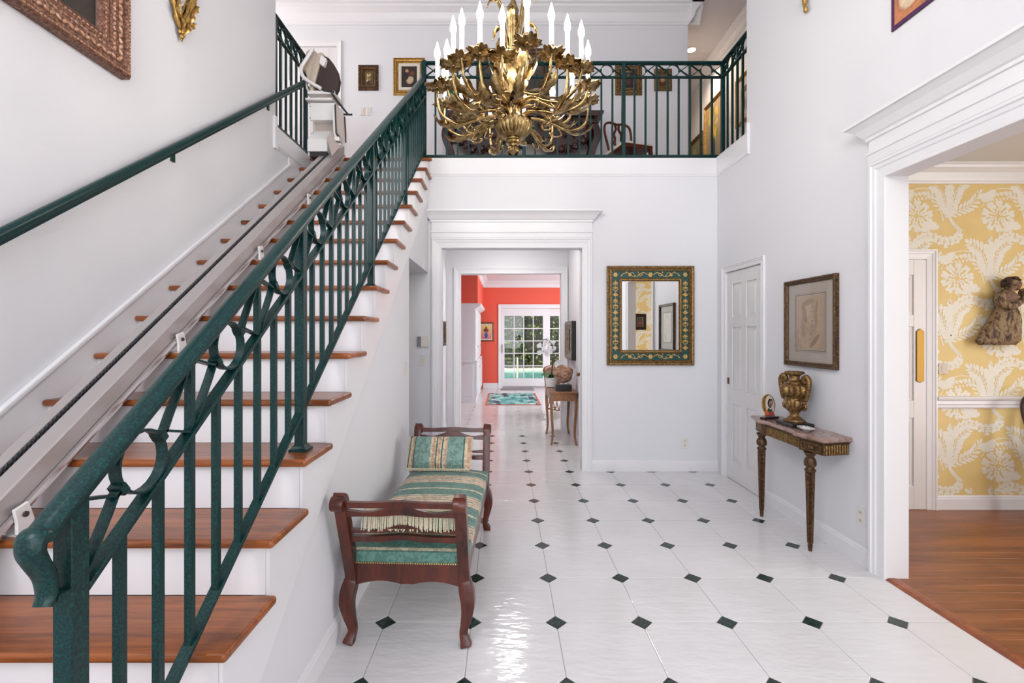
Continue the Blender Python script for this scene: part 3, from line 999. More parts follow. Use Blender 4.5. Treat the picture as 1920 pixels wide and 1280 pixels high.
# closed side below the treads, cut away for the passage under the upper flight
pts = [(Y0 + RUN + 0.04, 0)]
for n in range(1, NST):
    yy = Y0 + n * RUN + 0.04
    pts += [(yy, n * RISE - 0.03), (yy + RUN, n * RISE - 0.03)]
pts += [(YB, 16 * RISE - 0.03), (YB, 2.16), (4.08, 2.16), (4.08, 0)]
pts = [p for i, p in enumerate(pts) if i == 0 or p != pts[i - 1]]
MB().prism(pts, 'x', SX - 0.05, SX).build('side_wall', 'wall', st)
# cut stringer board
pts = []
for n in range(1, NST):
    yy = Y0 + n * RUN + 0.035
    pts += [(yy, (n - 1) * RISE - (0.03 if n > 1 else 0)), (yy, n * RISE - 0.03)]
pts += [(YB - 0.02, 16 * RISE - 0.03), (YB - 0.02, nose(YB - 0.02) - 0.44), (Y0 + 0.437 / (RISE / RUN), 0.0)]
MB().prism(pts, 'x', SX, SX + 0.012).build('stringer', 'trim', st)
# soffit over the passage and the flight's underside
MB().box(XL, SX - 0.05, 4.08, YB, 2.16, 2.20).build('soffit', 'wall', st)
MB().box(XL, SX - 0.05, 4.04, 4.08, 0, 2.2).build('end_wall', 'wall', st)
# wall skirt board with its cap
sk = lambda y, o: (y, nose(y) + o)
MB().prism([sk(0.6, 0.08), sk(4.62, 0.08), (4.62, nose(4.62) - 0.3), (0.6, nose(0.6) - 0.3)], 'x', XL, XL + 0.02).build('skirt_board', 'trim', st)
MB().prism([sk(0.6, 0.115), sk(4.60, 0.115), sk(4.64, 0.08), sk(0.6, 0.08)], 'x', XL, XL + 0.028).build('skirt_cap', 'trim', st, bevel=0.008)
MB().prism([(4.60, 3.22), (5.12, 3.22), (5.12, nose(5.12) - 0.4), (4.60, nose(4.6) - 0.3)], 'x', XL, XL + 0.014).build('skirt_board', 'trim', st)

# ---------------------------------------------------------------- iron railings
RX = -0.868
CAPP = [(-0.028, -0.004), (-0.022, -0.013), (0.022, -0.013), (0.028, -0.004), (0.028, 0.006), (0.020, 0.014), (0.008, 0.0175), (-0.008, 0.0175), (-0.020, 0.014), (-0.028, 0.006)]

def ring_part(parent, place, s, z, slope, r=0.068):
    """flat ring with collars and the four bars that tie it to the rails. place(s, t, z): s along the run, t across"""
    out = []
    P = [place(s + r * math.cos(2 * PI * k / 24), 0, z + r * math.sin(2 * PI * k / 24)) for k in range(24)]
    side = Vector(place(0, 1, 0)) - Vector(place(0, 0, 0))
    o = MB().strap(P, 0.026, 0.006, side, closed=True).build('ring', 'iron', parent, smooth=True)
    return o, side

def baluster_run(parent, place, s0, s1, base, modules, H_sub, H_top, H_bot, half=0.0095, start_post=True):
    """base(s) gives the reference height; H_*: offsets of the bottom rail top, sub rail, cap underside above it"""
    L = (s1 - s0) / (modules * 3)
    slope = (base(s1) - base(s0)) / (s1 - s0)
    an = math.atan(slope)
    for k in range(1, modules * 3):
        s = s0 + k * L
        top = H_top if k % 3 == 0 else H_sub
        vs = []
        for zz in (base(s) + H_bot, base(s) + top):
            for (ds, dt) in ((-half, -half), (half, -half), (half, half), (-half, half)):
                vs.append(place(s + ds, dt, zz + slope * ds))
        MB().add(vs, [(3, 2, 1, 0), (4, 5, 6, 7), (0, 1, 5, 4), (1, 2, 6, 5), (2, 3, 7, 6), (3, 0, 4, 7)]).build('baluster', 'iron', parent)
    zs0, zs1 = H_sub + 0.014, H_top
    zc = (zs0 + zs1) / 2
    for m in range(modules):
        s = s0 + (m * 3 + 1.5) * L
        r = min((zs1 - zs0) * math.cos(an) / 2 - 0.003, 0.075)
        ring, side = ring_part(parent, place, s, base(s) + zc, slope, r)
        for sg in (-1, 1):
            # bound collar at the ring's waist, lying along the slope
            c, d = math.cos(an), math.sin(an)
            pc = (s + sg * (r + 0.004) * c, base(s) + zc + sg * (r + 0.004) * d)
            vs = []
            for w in (-0.016, 0.016):
                for (a, b) in ((-0.010, -0.013), (0.010, -0.013), (0.010, 0.013), (-0.010, 0.013)):
                    vs.append(place(pc[0] + a * c - b * d, w, pc[1] + a * d + b * c))
            MB().add(vs, [(3, 2, 1, 0), (4, 5, 6, 7), (0, 1, 5, 4), (1, 2, 6, 5), (2, 3, 7, 6), (3, 0, 4, 7)]).build('collar', 'iron', ring, bevel=0.002)
            e = s + sg * (1.5 * L - 0.010)
            for hz in (zs0 + 0.004, zs1 - 0.004):
                q0 = (pc[0] + sg * 0.002, pc[1])
                q1 = (pc[0] + sg * 0.018 * c, pc[1] + sg * 0.018 * d)
                q2 = (e, base(e) + hz)
                pth = [place(a, 0, b) for a, b in [q0, q1, ((q1[0] * 0.8 + q2[0] * 0.2), (q1[1] * 0.8 + q2[1] * 0.2) + 0.1 * ((base(e) + hz) - q1[1]) * 0.2), q2]]
                MB().strap(pth, 0.024, 0.006, side).build('tie_bar', 'iron', parent, smooth=True)

def flat_rail(parent, name, place, s0, s1, base, off, h, w):
    vs = []
    for s in (s0, s1):
        for (t, z) in ((-w / 2, off), (w / 2, off), (w / 2, off + h), (-w / 2, off + h)):
            vs.append(place(s, t, base(s) + z))
    return MB().add(vs, [(3, 2, 1, 0), (4, 5, 6, 7), (0, 1, 5, 4), (1, 2, 6, 5), (2, 3, 7, 6), (3, 0, 4, 7)]).build(name, 'iron', parent, bevel=0.002, seg=1)

# stair railing
sr = thing('stair_railing', 'long dark green iron railing with rings climbing the open side of the staircase', 'railing')
pl = lambda s, t, z: (RX + t, s, z)
HB, HS, HT = 0.058, 0.634, 0.838
posts = [0.944 + k * 1.0685 for k in range(5)]
posts[4] = 5.165
for k, y in enumerate(posts):
    n = int((y - Y0) / RUN)
    z0 = n * RISE if k < 4 else FL2
    top = nose(y) + HT + 0.012 if k < 4 else 4.46
    MB().box(RX - 0.0195, RX + 0.0195, y - 0.0205, y + 0.0205, z0, top).build('post', 'iron', sr, bevel=0.002, seg=1)
    if k < 4:
        MB().lathe([(0.052, 0), (0.052, 0.010), (0.044, 0.013), (0.036, 0.022), (0.030, 0.026)], n=4).build('foot_plate', 'iron', sr).matrix_local = Matrix.Translation((RX, y, z0)) @ Matrix.Rotation(PI / 4, 4, 'Z')
for k in range(4):
    a, b = posts[k], posts[k + 1]
    baluster_run(sr, pl, a, b, nose, 3, HS, HT, HB + 0.004)
    flat_rail(sr, 'bottom_rail', pl, a + 0.0205, b - 0.0205, nose, HB - 0.012, 0.016, 0.036)
    flat_rail(sr, 'ring_rail', pl, a + 0.0205, b - 0.0205, nose, HS, 0.016, 0.036)
# hand rail: down-turned end in front of the newel, straight climb, upturn at the landing
ya = 0.900
hz = lambda y: nose(y) + HT + 0.014
path = [(RX, 0.885, 0.985), (RX, 0.893, 1.005), (RX, 0.889, 1.04), (RX, 0.872, 1.075), (RX, 0.862, 1.10), (RX, 0.866, 1.122), (RX, 0.884, hz(0.884) - 0.002), (RX, 0.915, hz(0.915))]
path = [tuple(p) for p in spline(path, 4)]
path += [(RX, y, hz(y)) for y in (1.2, 2.0, 3.0, 4.0, 4.6, 4.98)]
path += [tuple(p) for p in spline([(RX, 4.98, hz(4.98)), (RX, 5.06, hz(5.06) + 0.012), (RX, 5.10, hz(5.06) + 0.07), (RX, 5.105, 4.40), (RX, 5.12, 4.46), (RX, 5.165, 4.475)], 4)][1:]
hs = [0.62 + 0.38 * min(1, i_ / 22) for i_ in range(len(path))]
MB().sweep(path, CAPP, (1, 0, 0), scale=hs).build('hand_rail', 'iron', sr, smooth=True)
MB().box(RX - 0.006, RX + 0.020, 0.895, 0.924, 0.99, 1.0).build('rail_bracket', 'iron', sr)

# balcony railings
RY = 5.165
flat = lambda s: FL2
BB, BS, BT = 0.045, 0.905, 1.055
def balcony(name, label, place, pts, posts_at, cap_ext=(0, 0)):
    t = thing(name, label, 'railing')
    for i, s in enumerate(pts):
        if i in posts_at:
            v0 = place(s - 0.0195, -0.0195, FL2); v1 = place(s + 0.0195, 0.0195, FL2 + BT + 0.01)
            x0, x1 = sorted((v0[0], v1[0])); y0, y1 = sorted((v0[1], v1[1]))
            MB().box(x0, x1, y0, y1, FL2, FL2 + BT + 0.01).build('post', 'iron', t, bevel=0.002, seg=1)
    return t
px = [RX + k * (2.412 - RX) / 3 for k in range(4)]
pb = lambda s, t, z: (s, RY - t, z)
br = balcony('balcony_railing', 'dark green iron balcony railing with rings spanning behind the chandelier', pb, px, (1, 2, 3))
for k in range(3):
    a, b = px[k], px[k + 1]
    baluster_run(br, pb, a, b, flat, 3, BS, BT, BB)
    e = 0.0195
    flat_rail(br, 'bottom_rail', pb, a + e, b - e, flat, 0.028, 0.03, 0.034)
    flat_rail(br, 'ring_rail', pb, a + e, b - e, flat, BS, 0.018, 0.034)
MB().sweep([(px[0] + 0.02, RY, FL2 + BT + 0.014), (px[3], RY, FL2 + BT + 0.014)], CAPP, (0, 1, 0)).build('hand_rail', 'iron', br, smooth=True)
prr = lambda s, t, z: (px[3] + t, s, z)
brr = balcony('balcony_railing', 'short dark green iron railing from the balcony corner to the corridor side wall', prr, [4.52], (0,))
baluster_run(brr, prr, 4.52, RY, flat, 2, BS, BT, BB)
flat_rail(brr, 'bottom_rail', prr, 4.52, RY - 0.02, flat, 0.028, 0.03, 0.034)
flat_rail(brr, 'ring_rail', prr, 4.52, RY - 0.02, flat, BS, 0.018, 0.034)
MB().sweep([(px[3], 4.505, FL2 + BT + 0.014), (px[3], RY, FL2 + BT + 0.014)], CAPP, (1, 0, 0)).build('hand_rail', 'iron', brr, smooth=True)
LX = XL - 0.02
pll = lambda s, t, z: (LX + t, s, z)
bl = balcony('balcony_railing', 'short dark green iron railing behind the stairlift chair at the head of the stair', pll, [4.37, 5.06], (0, 1))
BTL = 1.0
baluster_run(bl, pll, 4.37, 5.06, flat, 2, BS - 0.02, BT - 0.02, BB)
flat_rail(bl, 'bottom_rail', pll, 4.39, 5.04, flat, 0.028, 0.03, 0.034)
flat_rail(bl, 'ring_rail', pll, 4.39, 5.04, flat, BS - 0.02, 0.018, 0.034)
MB().sweep([(LX, 4.355, FL2 + BT), (LX, 5.085, FL2 + BT)], CAPP, (1, 0, 0)).build('hand_rail', 'iron', bl, smooth=True)

# wall hand rail with brackets
wh = thing('wall_handrail', 'dark green iron handrail bracketed along the white stair wall', 'handrail')
WX = XL + 0.075
wz = lambda y: nose(y) + 0.865
MB().sweep([(WX, y, wz(y)) for y in (1.2, 2, 3, 4, 4.88)], [(a * 0.85, b * 1.3) for a, b in CAPP], (1, 0, 0)).build('hand_rail', 'iron', wh, smooth=True)
MB().sweep([(WX, y, wz(y) - 0.028) for y in (1.22, 2, 3, 4, 4.86)], [(-0.011, -0.009), (0.011, -0.009), (0.011, 0.012), (-0.011, 0.012)], (1, 0, 0)).build('channel', 'iron', wh)
for yb in (1.45, 2.99, 4.20):
    MB().prism([(XL, wz(yb) - 0.12), (XL + 0.012, wz(yb) - 0.12), (XL + 0.012, wz(yb) - 0.05), (WX + 0.012, wz(yb) - 0.028), (WX + 0.012, wz(yb) - 0.018), (XL, wz(yb) - 0.04)], 'y', yb - 0.016, yb + 0.016).build('bracket', 'iron', wh, bevel=0.002)
    MB().box(WX - 0.012, WX + 0.012, yb - 0.05, yb + 0.05, -0.002, 0.002).build('saddle', 'iron', wh).matrix_local = Matrix.Translation((0, yb, wz(yb) - 0.02)) @ Matrix.Rotation(math.atan(RISE / RUN), 4, 'X') @ Matrix.Translation((0, -yb, 0))
# ---------------------------------------------------------------- stairlift
tr = thing('stairlift_track', 'straight beige stairlift track with black rack laid up the stair treads', 'stairlift track')
def slope_prism(sec, y0, y1):
    k = MB(); n = len(sec)
    vs = [(x, y, nose(y) + o) for y in (y0, y1) for (x, o) in sec]
    return k.add(vs, [tuple(range(n)), tuple(range(2 * n - 1, n - 1, -1))] + [(i, (i + 1) % n, n + (i + 1) % n, n + i) for i in range(n)])
slope_prism([(-1.86, 0.03), (-1.86, 0.136), (-1.856, 0.14), (-1.808, 0.14), (-1.806, 0.118), (-1.778, 0.118), (-1.776, 0.14), (-1.706, 0.14), (-1.70, 0.134), (-1.70, 0.05), (-1.72, 0.03)], 0.80, 5.02).build('rail', 'track', tr)
slope_prism([(-1.72, 0.03), (-1.70, 0.048), (-1.686, 0.046), (-1.684, 0.03), (-1.69, 0.012), (-1.86, 0.012), (-1.86, 0.03)], 0.80, 5.02).build('lower_flange', 'alu', tr)
rack = slope_prism([(-1.805, 0.119), (-1.779, 0.119), (-1.779, 0.128), (-1.805, 0.128)], 0.82, 5.0)
y = 0.84
while y < 5.0:
    rack.add([(x, yy, nose(yy) + o) for o in (0.126, 0.139) for (x, yy) in ((-1.804, y), (-1.790, y), (-1.790, y + 0.008), (-1.804, y + 0.008))], [(0, 3, 2, 1), (4, 5, 6, 7), (0, 1, 5, 4), (1, 2, 6, 5), (2, 3, 7, 6), (3, 0, 4, 7)])
    y += 0.017
rack.build('toothed_rack', 'black_plastic', tr, kind='stuff')
for n in (4, 7, 10, 13):
    yf = Y0 + n * RUN; z = n * RISE
    yc = yf + 0.06
    zt = nose(yc) + 0.02
    k = MB().prism([(yc - 0.03, z), (yc + 0.03, z), (yc + 0.03, zt - 0.02), (yc + 0.01, zt + 0.045), (yc - 0.04, zt + 0.03), (yc - 0.03, zt - 0.02)], 'x', -1.684, -1.672)
    b = k.build('foot', 'white_metal', tr, bevel=0.003)
    MB().lathe([(0.010, 0), (0.010, 0.006), (0.004, 0.007)], n=10).build('bolt', 'slot', b).matrix_local = Matrix.Translation((-1.672, yc - 0.005, zt + 0.005)) @ Matrix.Rotation(PI / 2, 4, 'Y')
    MB().box(-1.74, -1.672, yc - 0.03, yc + 0.03, z, z + 0.006).build('foot_flange', 'white_metal', tr)

lift = thing('stairlift_chair', 'folded beige and brown stairlift chair with white motor boxes parked atop its track', 'stairlift chair')
def zq(zx, zy, k=182.0):
    return ((560 + zx / 5.567 - 944) / k, EYE + (625 - (80 + zy / 5.567)) / k)
def zpoly(pts): return [zq(*p) for p in pts]
yl = 4.74
# motor boxes
a = zq(140, 1180); b = zq(345, 1060); c = zq(345, 875)
MB().prism([(yl - 0.02, a[1]), (yl - 0.02, b[1]), (yl + 0.13, c[1] - 0.03), (yl + 0.24, c[1] - 0.03), (yl + 0.24, a[1])], 'x', a[0], b[0]).build('drive_box', 'white_metal', lift, bevel=0.006)
MB().box(a[0] + 0.02, b[0] - 0.01, yl - 0.01, yl + 0.2, a[1] - 0.05, a[1]).build('carriage', 'black_plastic', lift)
a = zq(137, 835); b = zq(398, 655)
ub = MB().box(a[0], b[0], yl + 0.04, yl + 0.26, a[1], b[1]).build('power_box', 'white_metal', lift, bevel=0.006)
for (zx, zy) in ((140, 695), (390, 697), (140, 815), (390, 818)):
    p = zq(zx + (6 if zx < 200 else -2), zy)
    MB().ball((p[0], yl + 0.038, p[1]), 0.006, n=8, m=4).build('screw', 'slot', ub)
MB().box(a[0], a[0] + 0.028, yl + 0.06, yl + 0.2, a[1] - 0.12, a[1]).build('side_plate', 'white_metal', lift)
MB().box(b[0] - 0.02, b[0] + 0.004, yl + 0.06, yl + 0.2, a[1] - 0.11, a[1]).build('side_plate', 'white_metal', lift)
MB().box(a[0] + 0.02, b[0] - 0.02, yl + 0.12, yl + 0.25, a[1] - 0.12, a[1]).build('housing', 'lift_panel', lift)
a = zq(110, 645); b = zq(388, 625)
MB().box(a[0], b[0], yl, yl + 0.28, a[1], b[1]).build('top_plate', 'white_metal', lift, bevel=0.003)
a = zq(150, 625); b = zq(385, 580)
MB().box(a[0] + 0.04, b[0] - 0.02, yl + 0.05, yl + 0.2, a[1], b[1]).build('swivel_post', 'lift_panel', lift)
a = zq(132, 585); b = zq(410, 550)
MB().box(a[0], b[0], yl, yl + 0.26, a[1], b[1]).build('seat_base', 'white_metal', lift, bevel=0.004)
# upholstery
brown = zpoly([(300, 180), (345, 205), (390, 262), (432, 340), (450, 430), (438, 510), (405, 575), (290, 556), (195, 505), (212, 430), (245, 320), (275, 225)])
MB().prism(brown, 'y', yl + 0.02, yl + 0.09).build('back_shell', 'brown_fabric', lift, bevel=0.012, smooth=True)
tan = zpoly([(232, 165), (265, 152), (302, 170), (280, 222), (245, 320), (205, 470), (185, 560), (150, 555), (150, 470), (178, 340), (205, 230)])
MB().prism(tan, 'y', yl + 0.0, yl + 0.2).build('back_cushion', 'beige', lift, bevel=0.02, seg=3, smooth=True)
tan2 = zpoly([(130, 105), (175, 108), (205, 130), (228, 170), (200, 260), (165, 420), (140, 470), (108, 400), (105, 330), (52, 312), (98, 215), (98, 140)])
MB().prism(tan2, 'y', yl + 0.03, yl + 0.26).build('seat_cushion', 'beige', lift, bevel=0.02, seg=3, smooth=True)
blk = zpoly([(85, 450), (105, 455), (140, 560), (132, 580), (95, 545)])
MB().prism(blk, 'y', yl + 0.06, yl + 0.2).build('hinge_cover', 'black_plastic', lift, bevel=0.004)
def zpath(pts, y): return [(zq(*p)[0], y, zq(*p)[1]) for p in pts]
MB().tube(spline(zpath([(203, 135), (165, 200), (125, 265), (84, 335), (90, 400), (130, 455), (200, 500), (285, 548)], yl - 0.03), 5), 0.018, 10).build('arm_rest', 'white_metal', lift, smooth='all')
MB().tube(spline(zpath([(95, 440), (110, 500), (140, 560)], yl + 0.05), 4), 0.01, 8).build('arm_rest', 'white_metal', lift, smooth='all')
MB().prism(zpoly([(275, 200), (300, 210), (335, 235), (318, 300), (296, 313), (258, 280)]), 'y', yl - 0.02, yl + 0.03).build('control_box', 'plastic', lift, bevel=0.008)
MB().prism(zpoly([(295, 540), (410, 558), (406, 580), (292, 560)]), 'y', yl - 0.01, yl + 0.05).build('shell_edge', 'black_plastic', lift, bevel=0.004)
# folded footrest
MB().prism(zpoly([(432, 712), (528, 838), (540, 1000), (538, 1100), (455, 1000), (436, 900)]), 'y', yl - 0.03, yl - 0.01).build('foot_rest', 'lift_panel', lift, bevel=0.004)
MB().tube(zpath([(430, 712), (440, 1000), (480, 1050)], yl - 0.035), 0.007, 6).build('foot_rest_edge', 'black_plastic', lift)
MB().tube(zpath([(526, 835), (538, 1100)], yl - 0.035), 0.006, 6).build('foot_rest_edge', 'black_plastic', lift)
MB().tube(zpath([(390, 592), (460, 690), (548, 795)], yl - 0.02), 0.010, 6).build('lever_bar', 'black_plastic', lift)
MB().tube(zpath([(515, 810), (602, 812)], yl - 0.03), 0.010, 8).build('lever', 'black_plastic', lift)
MB().tube(spline(zpath([(412, 720), (416, 900), (424, 1010), (440, 1060)], yl - 0.02), 4), 0.013, 8).build('link_arm', 'white_metal', lift, smooth='all')
MB().prism(zpoly([(402, 1045), (475, 1040), (482, 1085), (404, 1085)]), 'y', yl - 0.05, yl + 0.02).build('clamp', 'white_metal', lift, bevel=0.004)
MB().prism(zpoly([(352, 1060), (405, 985), (440, 1100), (492, 1130), (480, 1160), (405, 1248)]), 'y', yl - 0.06, yl - 0.045).build('lower_flap', 'lift_panel', lift, bevel=0.003)

# ---------------------------------------------------------------- bench
bench = thing('bench', 'dark mahogany window bench with scrolled ends and striped green seat beside the stair', 'bench', (-0.437, 2.94, 0), -0.040)
BW, BL = 0.302, 0.685          # half width and half length at the seat
def leanY(z): return max(0, z - 0.34) * 0.36
for sy in (-1, 1):
    for sx in (-1, 1):
        # cabriole leg
        pth = [(sx * 0.000, 0.0, 0.31), (sx * 0.012, sy * 0.006, 0.26), (sx * 0.020, sy * 0.012, 0.20), (sx * 0.008, sy * 0.006, 0.12), (sx * -0.004, 0, 0.06), (sx * 0.006, sy * 0.010, 0.022), (sx * 0.012, sy * 0.016, 0.0)]
        pth = [(sx * (BW - 0.027) + p[0], sy * (BL - 0.027) + p[1], p[2]) for p in pth]
        sp = spline(pth, 3)
        rr = [0.030, 0.031, 0.033, 0.034, 0.034, 0.033, 0.032, 0.029, 0.026, 0.024, 0.021, 0.020, 0.019, 0.020, 0.021, 0.023, 0.025, 0.026, 0.026]
        rr = [rr[min(int(i * len(rr) / len(sp)), len(rr) - 1)] for i in range(len(sp))]
        MB().sweep(sp, [(-1, -1), (1, -1), (1, 1), (-1, 1)], (1, 0, 0), False, rr).build('leg', 'mahogany', bench, smooth=True, bevel=0.004, ang=60)
        # raked end post with scroll top
        k = MB()
        pp = [(sx * (BW - 0.027), sy * (BL - 0.025 + leanY(z)), z) for z in (0.29, 0.34, 0.42, 0.52, 0.62, 0.70)]
        pp += [(sx * (BW - 0.027), sy * (BL + 0.115), 0.735), (sx * (BW - 0.027), sy * (BL + 0.15), 0.755)]
        k.sweep(spline(pp, 3), [(-0.026, -0.027), (0.026, -0.027), (0.026, 0.027), (-0.026, 0.027)], (1, 0, 0))
        post = k.build('end_post', 'mahogany', bench, smooth=True, bevel=0.004, ang=60)
        sc = MB()
        cyl = [(0.034 * math.cos(2 * PI * i / 16), 0.034 * math.sin(2 * PI * i / 16)) for i in range(16)]
        sc.prism([(sy * (BL + 0.150) + u, 0.733 + w) for u, w in cyl], 'x', sx * (BW - 0.027) - 0.030, sx * (BW - 0.027) + 0.030)
        sc.build('scroll', 'mahogany', post, smooth=True, bevel=0.003)
    # pierced rails of this end
    def yz(z): return sy * (BL - 0.025 + leanY(z))
    def wavy(name, zc, amp_top, amp_bot, th, y_extra=0):
        n = 28; top = []; bot = []
        X0 = BW - 0.045
        for i in range(n + 1):
            x = -X0 + 2 * X0 * i / n
            t = x / X0
            hump = math.exp(-(t / 0.30) ** 2)
            side = math.exp(-((abs(t) - 0.62) / 0.22) ** 2)
            top.append((x, zc + th / 2 + amp_top * hump - amp_top * 0.35 * side))
            bot.append((x, zc - th / 2 + amp_bot * hump + amp_bot * 0.2 * side))
        k = MB()
        prof = top + bot[::-1]
        vs = [(x, yz(z) + sy * y_extra - 0.012, z) for x, z in prof] + [(x, yz(z) + sy * y_extra + 0.012, z) for x, z in prof]
        m = len(prof)
        fs = [(i, (i + 1) % m, m + (i + 1) % m, m + i) for i in range(m)]
        for i in range(n):
            fs.append((i, i + 1, m - 2 - i, m - 1 - i)); fs.append((m + i, m + m - 1 - i, m + m - 2 - i, m + i + 1))
        return k.add(vs, fs).build(name, 'mahogany', bench, smooth=True)
    wavy('crest_rail', 0.728, 0.006, 0.004, 0.030, 0.025)
    wavy('crest_rail', 0.678, 0.030, 0.012, 0.034, 0.012)
    wavy('splat_rail', 0.578, 0.024, 0.020, 0.022)
    wavy('splat_rail', 0.535, 0.008, 0.016, 0.034)
    # shaped end apron
    n = 20; prof = [(-(BW - 0.05), 0.388), (BW - 0.05, 0.388)]
    for i in range(n + 1):
        x = (BW - 0.05) * (1 - 2 * i / n)
        t = abs(x) / (BW - 0.05)
        prof.append((x, 0.283 + 0.022 * math.sin(t * PI) ** 1 + (0.02 if t > 0.93 else 0) * 0 + (0.010 if t < 0.06 else 0)))
    MB().prism(prof, 'y', sy * (BL - 0.045), sy * (BL - 0.012)).build('apron', 'mahogany', bench)
    # brass nail heads along this end
    nh = MB()
    for i in range(44):
        x = -(BW - 0.056) + 2 * (BW - 0.056) * i / 43
        nh.ball((x, sy * (BL - 0.010), 0.392), 0.0055, n=6, m=4)
    nh.build('nail_heads', 'nail', bench, kind='stuff')
for sx in (-1, 1):
    n = 24; prof = [(-(BL - 0.05), 0.388), (BL - 0.05, 0.388)]
    for i in range(n + 1):
        yv = (BL - 0.05) * (1 - 2 * i / n)
        t = abs(yv) / (BL - 0.05)
        prof.append((yv, 0.292 + 0.02 * math.sin(t * PI)))
    x0, x1 = sorted((sx * (BW - 0.045), sx * (BW - 0.012)))
    MB().prism(prof, 'x', x0, x1).build('apron', 'mahogany', bench)
# upholstered seat: rounded block with crown
def crowned(hx, hy, z0, z1, crown_h, r=0.03, n=14, mlen=20):
    k = MB(); vs = []; fs = []
    def prof(t): return max(0.0, 1 - abs(t) ** 6) ** 0.5
    for j in range(mlen + 1):
        v = -1 + 2 * j / mlen
        for i in range(n + 1):
            u = -1 + 2 * i / n
            e = (1 - abs(u) ** 10) * (1 - abs(v) ** 14)
            vs.append((hx * u, hy * v, z1 - r * (1 - max(0, e)) + crown_h * (1 - u * u) * (1 - abs(v) ** 4)))
    for j in range(mlen):
        for i in range(n):
            a = j * (n + 1) + i
            fs.append((a, a + 1, a + n + 2, a + n + 1))
    loop = [i for i in range(n + 1)] + [j * (n + 1) + n for j in range(1, mlen + 1)] + [mlen * (n + 1) + i for i in range(n - 1, -1, -1)] + [j * (n + 1) for j in range(mlen - 1, 0, -1)]
    o = len(vs)
    vs += [(vs[i][0] * 1.008, vs[i][1] * 1.004, z0 + (z1 - z0) * 0.45) for i in loop]
    vs += [(vs[i][0], vs[i][1], z0) for i in loop]
    L = len(loop)
    for q in range(L):
        r_ = (q + 1) % L
        fs.append((loop[q], loop[r_], o + r_, o + q)); fs.append((o + q, o + r_, o + L + r_, o + L + q))
    fs.append(tuple(o + L + q for q in range(L - 1, -1, -1)))
    return k.add(vs, fs)
crowned(BW - 0.010, BL - 0.012, 0.388, 0.475, 0.03).build('seat', 'bench_stripe', bench, smooth=True)

def pillow(name, label, w, h, t, loc, rot, fringe_edges, group=None):
    """stuffed cushion: w along x, h along z, t thick; standing in its own frame"""
    o = thing(name, label, 'pillow', loc)
    o.rotation_euler = rot
    n = 16; vs = []; fs = []
    for sgn in (-1, 1):
        for j in range(n + 1):
            for i in range(n + 1):
                u, v = -1 + 2 * i / n, -1 + 2 * j / n
                b = ((1 - u ** 4) * (1 - v ** 4)) ** 0.5
                pin = 1 - 0.04 * (1 - abs(u * v))
                vs.append((w / 2 * u * (1 - 0.05 * (1 - v * v) * (abs(u) > 0.5) * 0), sgn * t / 2 * b, h / 2 * v))
    q = (n + 1) ** 2
    for s_ in (0, 1):
        for j in range(n):
            for i in range(n):
                a = s_ * q + j * (n + 1) + i
                fs.append((a, a + 1, a + n + 2, a + n + 1))
    me = MB().add(vs, fs)
    body = me.build('cushion', 'pillow_stripe', o, smooth='all')
    rn = random.Random(len(name) + int(w * 100))
    for (edge, length, drop) in fringe_edges:
        k = MB()
        if edge in ('top', 'bottom'):
            z = h / 2 if edge == 'top' else -h / 2
            cnt = int(w / 0.0065)
            for i in range(cnt):
                x = -w / 2 + w * (i + 0.5) / cnt
                l = length * rn.uniform(0.85, 1.05)
                dx = rn.uniform(-0.004, 0.004)
                dm_, de_ = drop if isinstance(drop[0], tuple) else ((drop[0] * 0.5, drop[1] * 0.25), drop)
                p = [(x, 0, z), (x + dx * 0.3, dm_[0], z + dm_[1]), (x + dx, dm_[0] + (de_[0] - dm_[0]) * l / length, z + dm_[1] + (de_[1] - dm_[1]) * l / length)]
                k.tube(p, [0.0024, 0.0030, 0.0026], 4)
            k.box(-w / 2, w / 2, -0.004, 0.004, z - 0.005, z + 0.005)
        else:
            x = w / 2 if edge == 'right' else -w / 2
            sg = 1 if edge == 'right' else -1
            cnt = int(h / 0.007)
            for i in range(cnt):
                z = -h / 2 + h * (i + 0.5) / cnt
                l = length * rn.uniform(0.85, 1.05)
                k.tube([(x, 0, z), (x + sg * l, rn.uniform(-0.004, 0.004), z - 0.004)], [0.0026, 0.0024], 4)
        k.build('fringe', 'fringe', o, kind='stuff')
    return o
pillow('throw_pillow', 'striped green and cream fringed pillow propped at the far end of the bench', 0.46, 0.25, 0.10, (-0.475, 3.50, 0.615), (-0.62, 0, -0.04), [('bottom', 0.03, (-0.01, -0.02)), ('left', 0.014, None), ('right', 0.014, None)])
pillow('throw_pillow', 'pillow with long cream fringe behind the near scrolled end of the bench', 0.46, 0.26, 0.10, (-0.425, 2.365, 0.580), (0.95, 0, -0.04), [('top', 0.085, ((-0.031, 0.064), (-0.108, 0.026))), ('left', 0.014, None)])

# ---------------------------------------------------------------- console table with marble top
con = thing('console_table', 'gilt half-round console table with pink marble top against the white wall', 'table')
plan = [(2.326, 3.13), (2.14, 3.092), (2.105, 3.10), (2.045, 3.325), (2.075, 3.355), (2.075, 3.745), (2.045, 3.775), (2.105, 4.0), (2.14, 4.008), (2.326, 3.97)]
cx, cy = 2.326, 3.55
def inset(pl, d):
    n = len(pl); out = []
    for i in range(n):
        a, b, c = Vector(pl[i - 1]), Vector(pl[i]), Vector(pl[(i + 1) % n])
        if i in (0, n - 1):
            out.append((b.x, b.y + (d if i == 0 else -d))); continue
        e1 = (b - a).normalized(); e2 = (c - b).normalized()
        n1 = Vector((-e1.y, e1.x)); n2 = Vector((-e2.y, e2.x))
        m = (n1 + n2).normalized()
        s = d / max(0.4, m.dot(n1))
        out.append((b.x - m.x * s, b.y - m.y * s))
    return out
